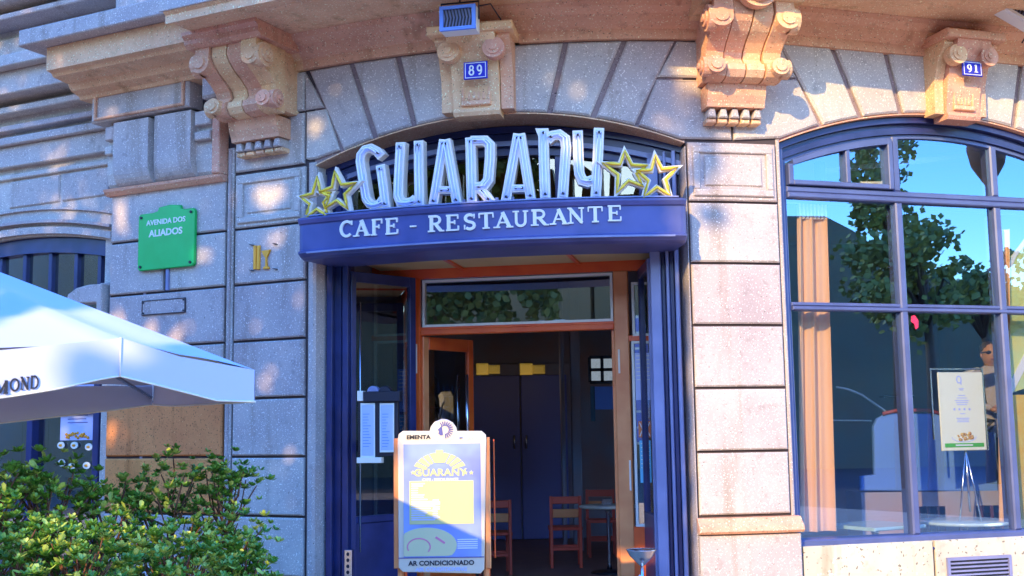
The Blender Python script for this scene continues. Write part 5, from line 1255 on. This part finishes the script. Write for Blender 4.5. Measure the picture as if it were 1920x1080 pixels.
shrub(150, 985, 4.9, .24, 'low dense green shrub in front of the taller row', 6); shrub(330, 1000, 5.2, .24, 'low spreading green shrub at the foot of the slender shrub', 7); shrub(455, 1020, 5.6, .15, 'small low green shrub at the right end near the stone', 8)
shrub(20, 975, 4.8, .24, 'low dense green shrub at the lower left corner', 9)
pl = root('planter', (-1.9, 5.5, .12), 'long dark planter trough holding the row of green shrubs', 'planter')
obj('trough', bx(-3.3, -1.15, 4.55, 6.35, .12, .44, .02), mat('dark_trough', (.08, .06, .05), .7), pl); obj('soil', bx(-3.25, -1.2, 4.6, 6.3, .44, .455), mat('soil', (.06, .04, .025), .95), pl)

# ================================================================== across the street and the trees (seen in the glass, and as shade)
def wall_hit(p):
    lo, hi = 0., 40.
    for _ in range(30):
        m_ = (lo+hi)/2; q = p+SUN*m_
        if q.y < g(q.x): lo = m_
        else: hi = m_
    return p+SUN*lo
lit = []   # sunlit spots on the front, (x, z, rx, rz)
for (x, y, r1, r2) in ((500, 372, 30, 30), (232, 408, 18, 22), (515, 445, 16, 12), (285, 625, 22, 22), (325, 640, 16, 20), (215, 600, 12, 30), (380, 480, 12, 20), (562, 560, 10, 16), (500, 700, 14, 26), (545, 850, 12, 16), (558, 950, 10, 14), (480, 600, 10, 14), (300, 500, 9, 10),
                       (90, 380, 26, 10), (60, 400, 14, 14), (22, 30, 14, 22), (202, 515, 8, 20), (66, 25, 12, 18), (190, 20, 9, 12), (100, 100, 8, 10), (600, 550, 7, 30), (598, 690, 7, 30), (600, 830, 6, 30), (605, 950, 8, 14), (1050, 150, 18, 14), (1090, 170, 14, 12), (1235, 230, 24, 14), (640, 415, 20, 10), (930, 410, 26, 10),
                       (1115, 320, 14, 40), (1090, 290, 10, 20), (980, 310, 8, 20), (120, 330, 9, 12), (50, 320, 8, 12), (830, 400, 10, 8), (700, 170, 10, 8), (760, 190, 8, 8)):
    X, Z = fac(x, y); lit.append((X, Z, r1/190., r2/190.))
def add_lit(p, rx, rz): h = wall_hit(p); lit.append((h.x, h.z, rx, rz))
for x in range(750, 911, 26):
    for y in range(795, 1100, 34): p = at(x, y, YB); add_lit(p, .09, .10)
for x, y, Y in ((0, 560, 5.6), (40, 570, 5.5), (80, 580, 5.4), (0, 590, 5.3), (130, 605, 5.3), (20, 575, 5.4), (60, 590, 5.3), (110, 600, 5.3), (20, 615, 5.1), (165, 640, 5.1), (130, 650, 5.0), (40, 622, 5.1), (195, 655, 5.), (460, 725, 5.2)): add_lit(at(x, y, Y), .05, .05)
for x, y, Y in ((350, 880, 5.8), (430, 900, 6.), (30, 1000, 4.9), (200, 1000, 5.2), (60, 960, 5.), (320, 900, 5.6), (250, 950, 5.3), (120, 1040, 4.8), (300, 1040, 5.2), (20, 920, 5.)): add_lit(at(x, y, Y), .16, .14)
shade_extra = []
for (x, y, r1, r2) in ((1330, 300, 26, 20), (1315, 330, 14, 24), (1390, 410, 40, 14), (1425, 450, 26, 20), (1340, 400, 26, 8), (1310, 240, 30, 26), (1350, 240, 24, 16), (1300, 200, 24, 30)):
    X, Z = fac(x, y); shade_extra.append((X, Z, r1/230., r2/230.))
def edge(z): return 1.36+.06*math.sin(z*5)+.03*math.sin(z*17)
rt = random.Random(11)
lit = [(a+rt.uniform(-.5, .5)*c, b+rt.uniform(-.6, .6)*d, c*k, d*k) for a, b, c, d in lit for k in (.6, .8, 1., .5)]
def tree_leaves(xr, zr, n, tc, tv, L):
    mb = MB(); k = 0; tries = 0
    cx, cz, sx, sz = (xr[0]+xr[1])/2, (zr[0]+zr[1])/2, (xr[1]-xr[0])/2, (zr[1]-zr[0])/2
    while k < n and tries < n*4:
        tries += 1; X = rt.uniform(*xr); Z = rt.uniform(*zr)
        ex = any(((X-a)/c)**2+((Z-b)/d)**2 < 1 for a, b, c, d in shade_extra) 
        if X > edge(Z) and not (ex and rt.random() < .9): continue
        if X > 1.34 and not ex: continue
        if any(((X-a)/c)**2+((Z-b)/d)**2 < rt.uniform(.6, 1.1) for a, b, c, d in lit): continue
        q = 1-max(0, abs((X-cx)/sx)**3+abs((Z-cz)/sz)**3)*.5
        t = tc+rt.uniform(-1, 1)*tv*math.sqrt(max(.15, q))
        p = Vector((X, g(X), Z))-SUN*t
        if p.y > 6.2: continue
        d = Vector((rt.uniform(-1, 1), rt.uniform(-1, 1), rt.uniform(-1, .3))).normalized(); nn = (-SUN+Vector((rt.uniform(-.7, .7), rt.uniform(-.7, .7), rt.uniform(-.7, .7)))).normalized(); nn = (nn-d*nn.dot(d)).normalized()
        s = d.cross(nn); w_ = L*.85
        mb.add([p-d*L*.5, p-d*L*.1+s*w_*.5, p+d*L*.3+s*w_*.35, p+d*L*.6, p+d*L*.3-s*w_*.35, p-d*L*.1-s*w_*.5], [(0, 1, 2, 3, 4, 5)]); k += 1
    return mb
def plane_tree(name, base, top, lab, xr, zr, n, tc, tv):
    tr = root(name, base, lab, 'tree'); b = Vector(base); t = Vector(top)
    obj('trunk', MB().tube([tuple(b), tuple(b+(t-b)*.35+Vector((.1, .05, 0))), tuple(b+(t-b)*.7), tuple(t)], .22, 12, .10), M_tbark, tr)
    fm = tree_leaves(xr, zr, n, tc, tv, .17); fv = fm.v[::6]
    for i in range(9):
        e = Vector(fv[rt.randrange(len(fv))]); m_ = (t+e)/2+Vector((0, 0, .25)); obj('limb', MB().tube([tuple(b+(t-b)*rt.uniform(.6, .98)), tuple(m_), tuple(e)], .06, 8, .015), M_tbark, tr)
    obj('crown', fm, M_tleaf, tr, kind='stuff', recalc=False)
plane_tree('plane_tree', (-7.0, -1.8, .12), (-6.8, -1.6, 7.2), 'broad leafy street tree behind the viewer on the left, shading the door', (-3.6, 1.7), (-1.1, 5.7), 17000, 14., 2.0)
plane_tree('plane_tree', (-12.0, 1.2, .12), (-11.8, 1.4, 7.4), 'second leafy street tree farther left, shading the far wing', (-9., -3.2), (-.6, 6.4), 14000, 14., 2.0)

def refl(px, py, dist, t=tw):   # the place that the window glass mirrors at this spot of the photo
    X, Z = fac(px, py, t); p = Vector(W(X, Z, t)); d = ray(px, py).normalized(); n = Vector((*nrm(X), 0)); r = d-n*2*d.dot(n); h = math.hypot(r.x, r.y); return p+r*(dist/h)
M_opp = mat('opposite_render', (.20, .15, .09), .9, noise=(.15, .12, .07), nscale=.6); M_opp2 = mat('opposite_render_green', (.17, .16, .10), .9, noise=(.13, .125, .09), nscale=.5)
def opp(x0, x1, y, h, lab, mt, wins=True, gable=None):
    o = root('opposite_building', ((x0+x1)/2, y-4, 0), lab, 'building')
    prof = [(x0, 0), (x1, 0), (x1, h), (x0, h)] if gable is None else [(x0, 0), (x1, 0)]+gable
    obj('wall', MB().prism(prof, y, y-8, 0, lambda a, b, t: (a, t, b), 0), mt, o)
    if not wins: return o
    nx = int((x1-x0)/3.2)
    for k in range(int(h//3.3)):
        for i in range(nx):
            cx = x0+(x1-x0)*(i+.5)/nx; z = 1.0+k*3.3
            f = obj('window', bx(cx-.62, cx+.62, y+.05, y, z, z+2.1, .02), M_white, o)
            for sx in (-1, 1):
                for q in range(3): obj('pane', bx(cx+sx*.30-.24, cx+sx*.30+.24, y+.07, y+.051, z+.10+q*.66, z+.66+q*.66), M_navy, f)
    obj('roof', bx(x0-.2, x1+.2, y+.3, y-8.2, h+.0, h+.3), M_bounce, o) if gable is None else None
    return o
opp(-12, 7.8, -27, 9.6, 'ochre rendered building across the street with white windows, left part', M_opp)
opp(-44, -12.2, -27, 9.6, 'ochre building with white windows farthest left across the street', M_opp)
opp(8, 27.8, -27, 9.6, 'long ochre building across the street with white windows, middle part', M_opp)
pts = [refl(x, y, 36) for x, y in ((1905, 520), (1690, 490), (1600, 425), (1545, 400), (1500, 396), (1440, 392))]
# gabled hall mirrored in the big window: built at constant depth, facing the cafe
hall = root('opposite_building', tuple(pts[3].xy)+(0,), 'large dark gabled hall down the street to the right', 'building')
p0, p1 = refl(1400, 480, 36), refl(2050, 480, 40); e = (p1-p0); e.z = 0; L_ = e.length; e.normalize(); nn = Vector((-e.y, e.x, 0))
if nn.dot(p0-Vector((3, 9.6, 0))) < 0: nn = -nn
def mh(a, b, t): q = p0+e*a+nn*t; return (q.x, q.y, b)
prof = [(0, 0)]+[((p-p0).dot(e), p.z) for p in (refl(2000, 545, 38), refl(1850, 530, 37.5), refl(1690, 490, 37.2), refl(1600, 427, 37), refl(1545, 402, 37), refl(1420, 398, 36.5))][::-1]
prof = [(prof[1][0], 0)]+prof[1:]+[(prof[-1][0], 0)]
if nn.dot(Vector((0, 1, 0))) > 0: pass
obj('wall', MB().prism(prof, 0, 6, 0, mh, 0), M_opp2, hall)
w_ = root('opposite_building', (-34, 0, 0), 'plain dark building far down the street to the left of the viewer', 'building')
obj('wall', bx(-36, -30, -18, 26, 0, 8.5), M_opp2, w_)
# street tree mirrored in the big window
M_mleaf = leafmat('olive_tree_leaf', (.30, .30, .06), (.18, .20, .04), .6)
def mtree(cx, cy, cz, rx, rz, n, lab, th=5., L=.16, sparse=.0):
    tr = root('street_tree', (cx, cy, 0), lab, 'tree'); obj('trunk', MB().tube([(cx, cy, 0), (cx+.1, cy, cz*.5), (cx, cy, cz)], .2, 10, .08), M_tbark, tr)
    cl = [(rt.uniform(-1, 1), rt.uniform(-1, 1), rt.uniform(-1, 1)) for _ in range(40)]; cl = [c for c in cl if c[0]**2+c[1]**2+c[2]**2 < 1]
    fm = MB()
    for i in range(n):
        c = cl[rt.randrange(len(cl))]; p = Vector((cx+c[0]*rx+rt.gauss(0, rx*.14), cy+c[1]*rx+rt.gauss(0, rx*.14), cz+c[2]*rz+rt.gauss(0, rz*.12)))
        d = Vector((rt.uniform(-1, 1), rt.uniform(-1, 1), rt.uniform(-1, 1))).normalized(); s = d.orthogonal().normalized(); fm.add([p-d*L*.5, p+s*L*.4, p+d*L*.5, p-s*L*.4], [(0, 1, 2, 3)])
    for c in cl[:12]: obj('limb', MB().tube([(cx, cy, cz*.75), (cx+c[0]*rx*.5, cy+c[1]*rx*.5, cz+c[2]*rz*.3), (cx+c[0]*rx, cy+c[1]*rx, cz+c[2]*rz)], .05, 6, .015), M_tbark, tr)
    obj('crown', fm, M_mleaf, tr, kind='stuff', recalc=False)
q = refl(1730, 470, 20); mtree(q.x, q.y, q.z-.6, 1.9, 1.6, 3000, 'round street tree across the square, mirrored in the window', L=.2)
q = refl(1655, 330, 22); mtree(q.x, q.y, q.z-.3, .9, 1.5, 1400, 'slim street tree across the square left of the round one', L=.2)
q = refl(1835, 470, 24); mtree(q.x, q.y, q.z-1.2, 1.7, 1.2, 2200, 'low street tree farthest down the street to the right', L=.2)
# globe lantern mirrored at the upper right of the window
q = refl(1850, 290, 12); ls = root('street_lantern', (q.x, q.y, 0), 'dark ornate street lantern across the pavement from the window', 'street lamp')
obj('post', MB().tube([(q.x, q.y, 0), (q.x, q.y, q.z-.5)], .07, 10), M_black, ls); obj('head', MB().lathe([(.06, -.6), (.12, -.5), (.30, -.2), (.36, .1), (.34, .3), (.18, .5), (.05, .6)], tuple(q), 16), M_bark, ls)
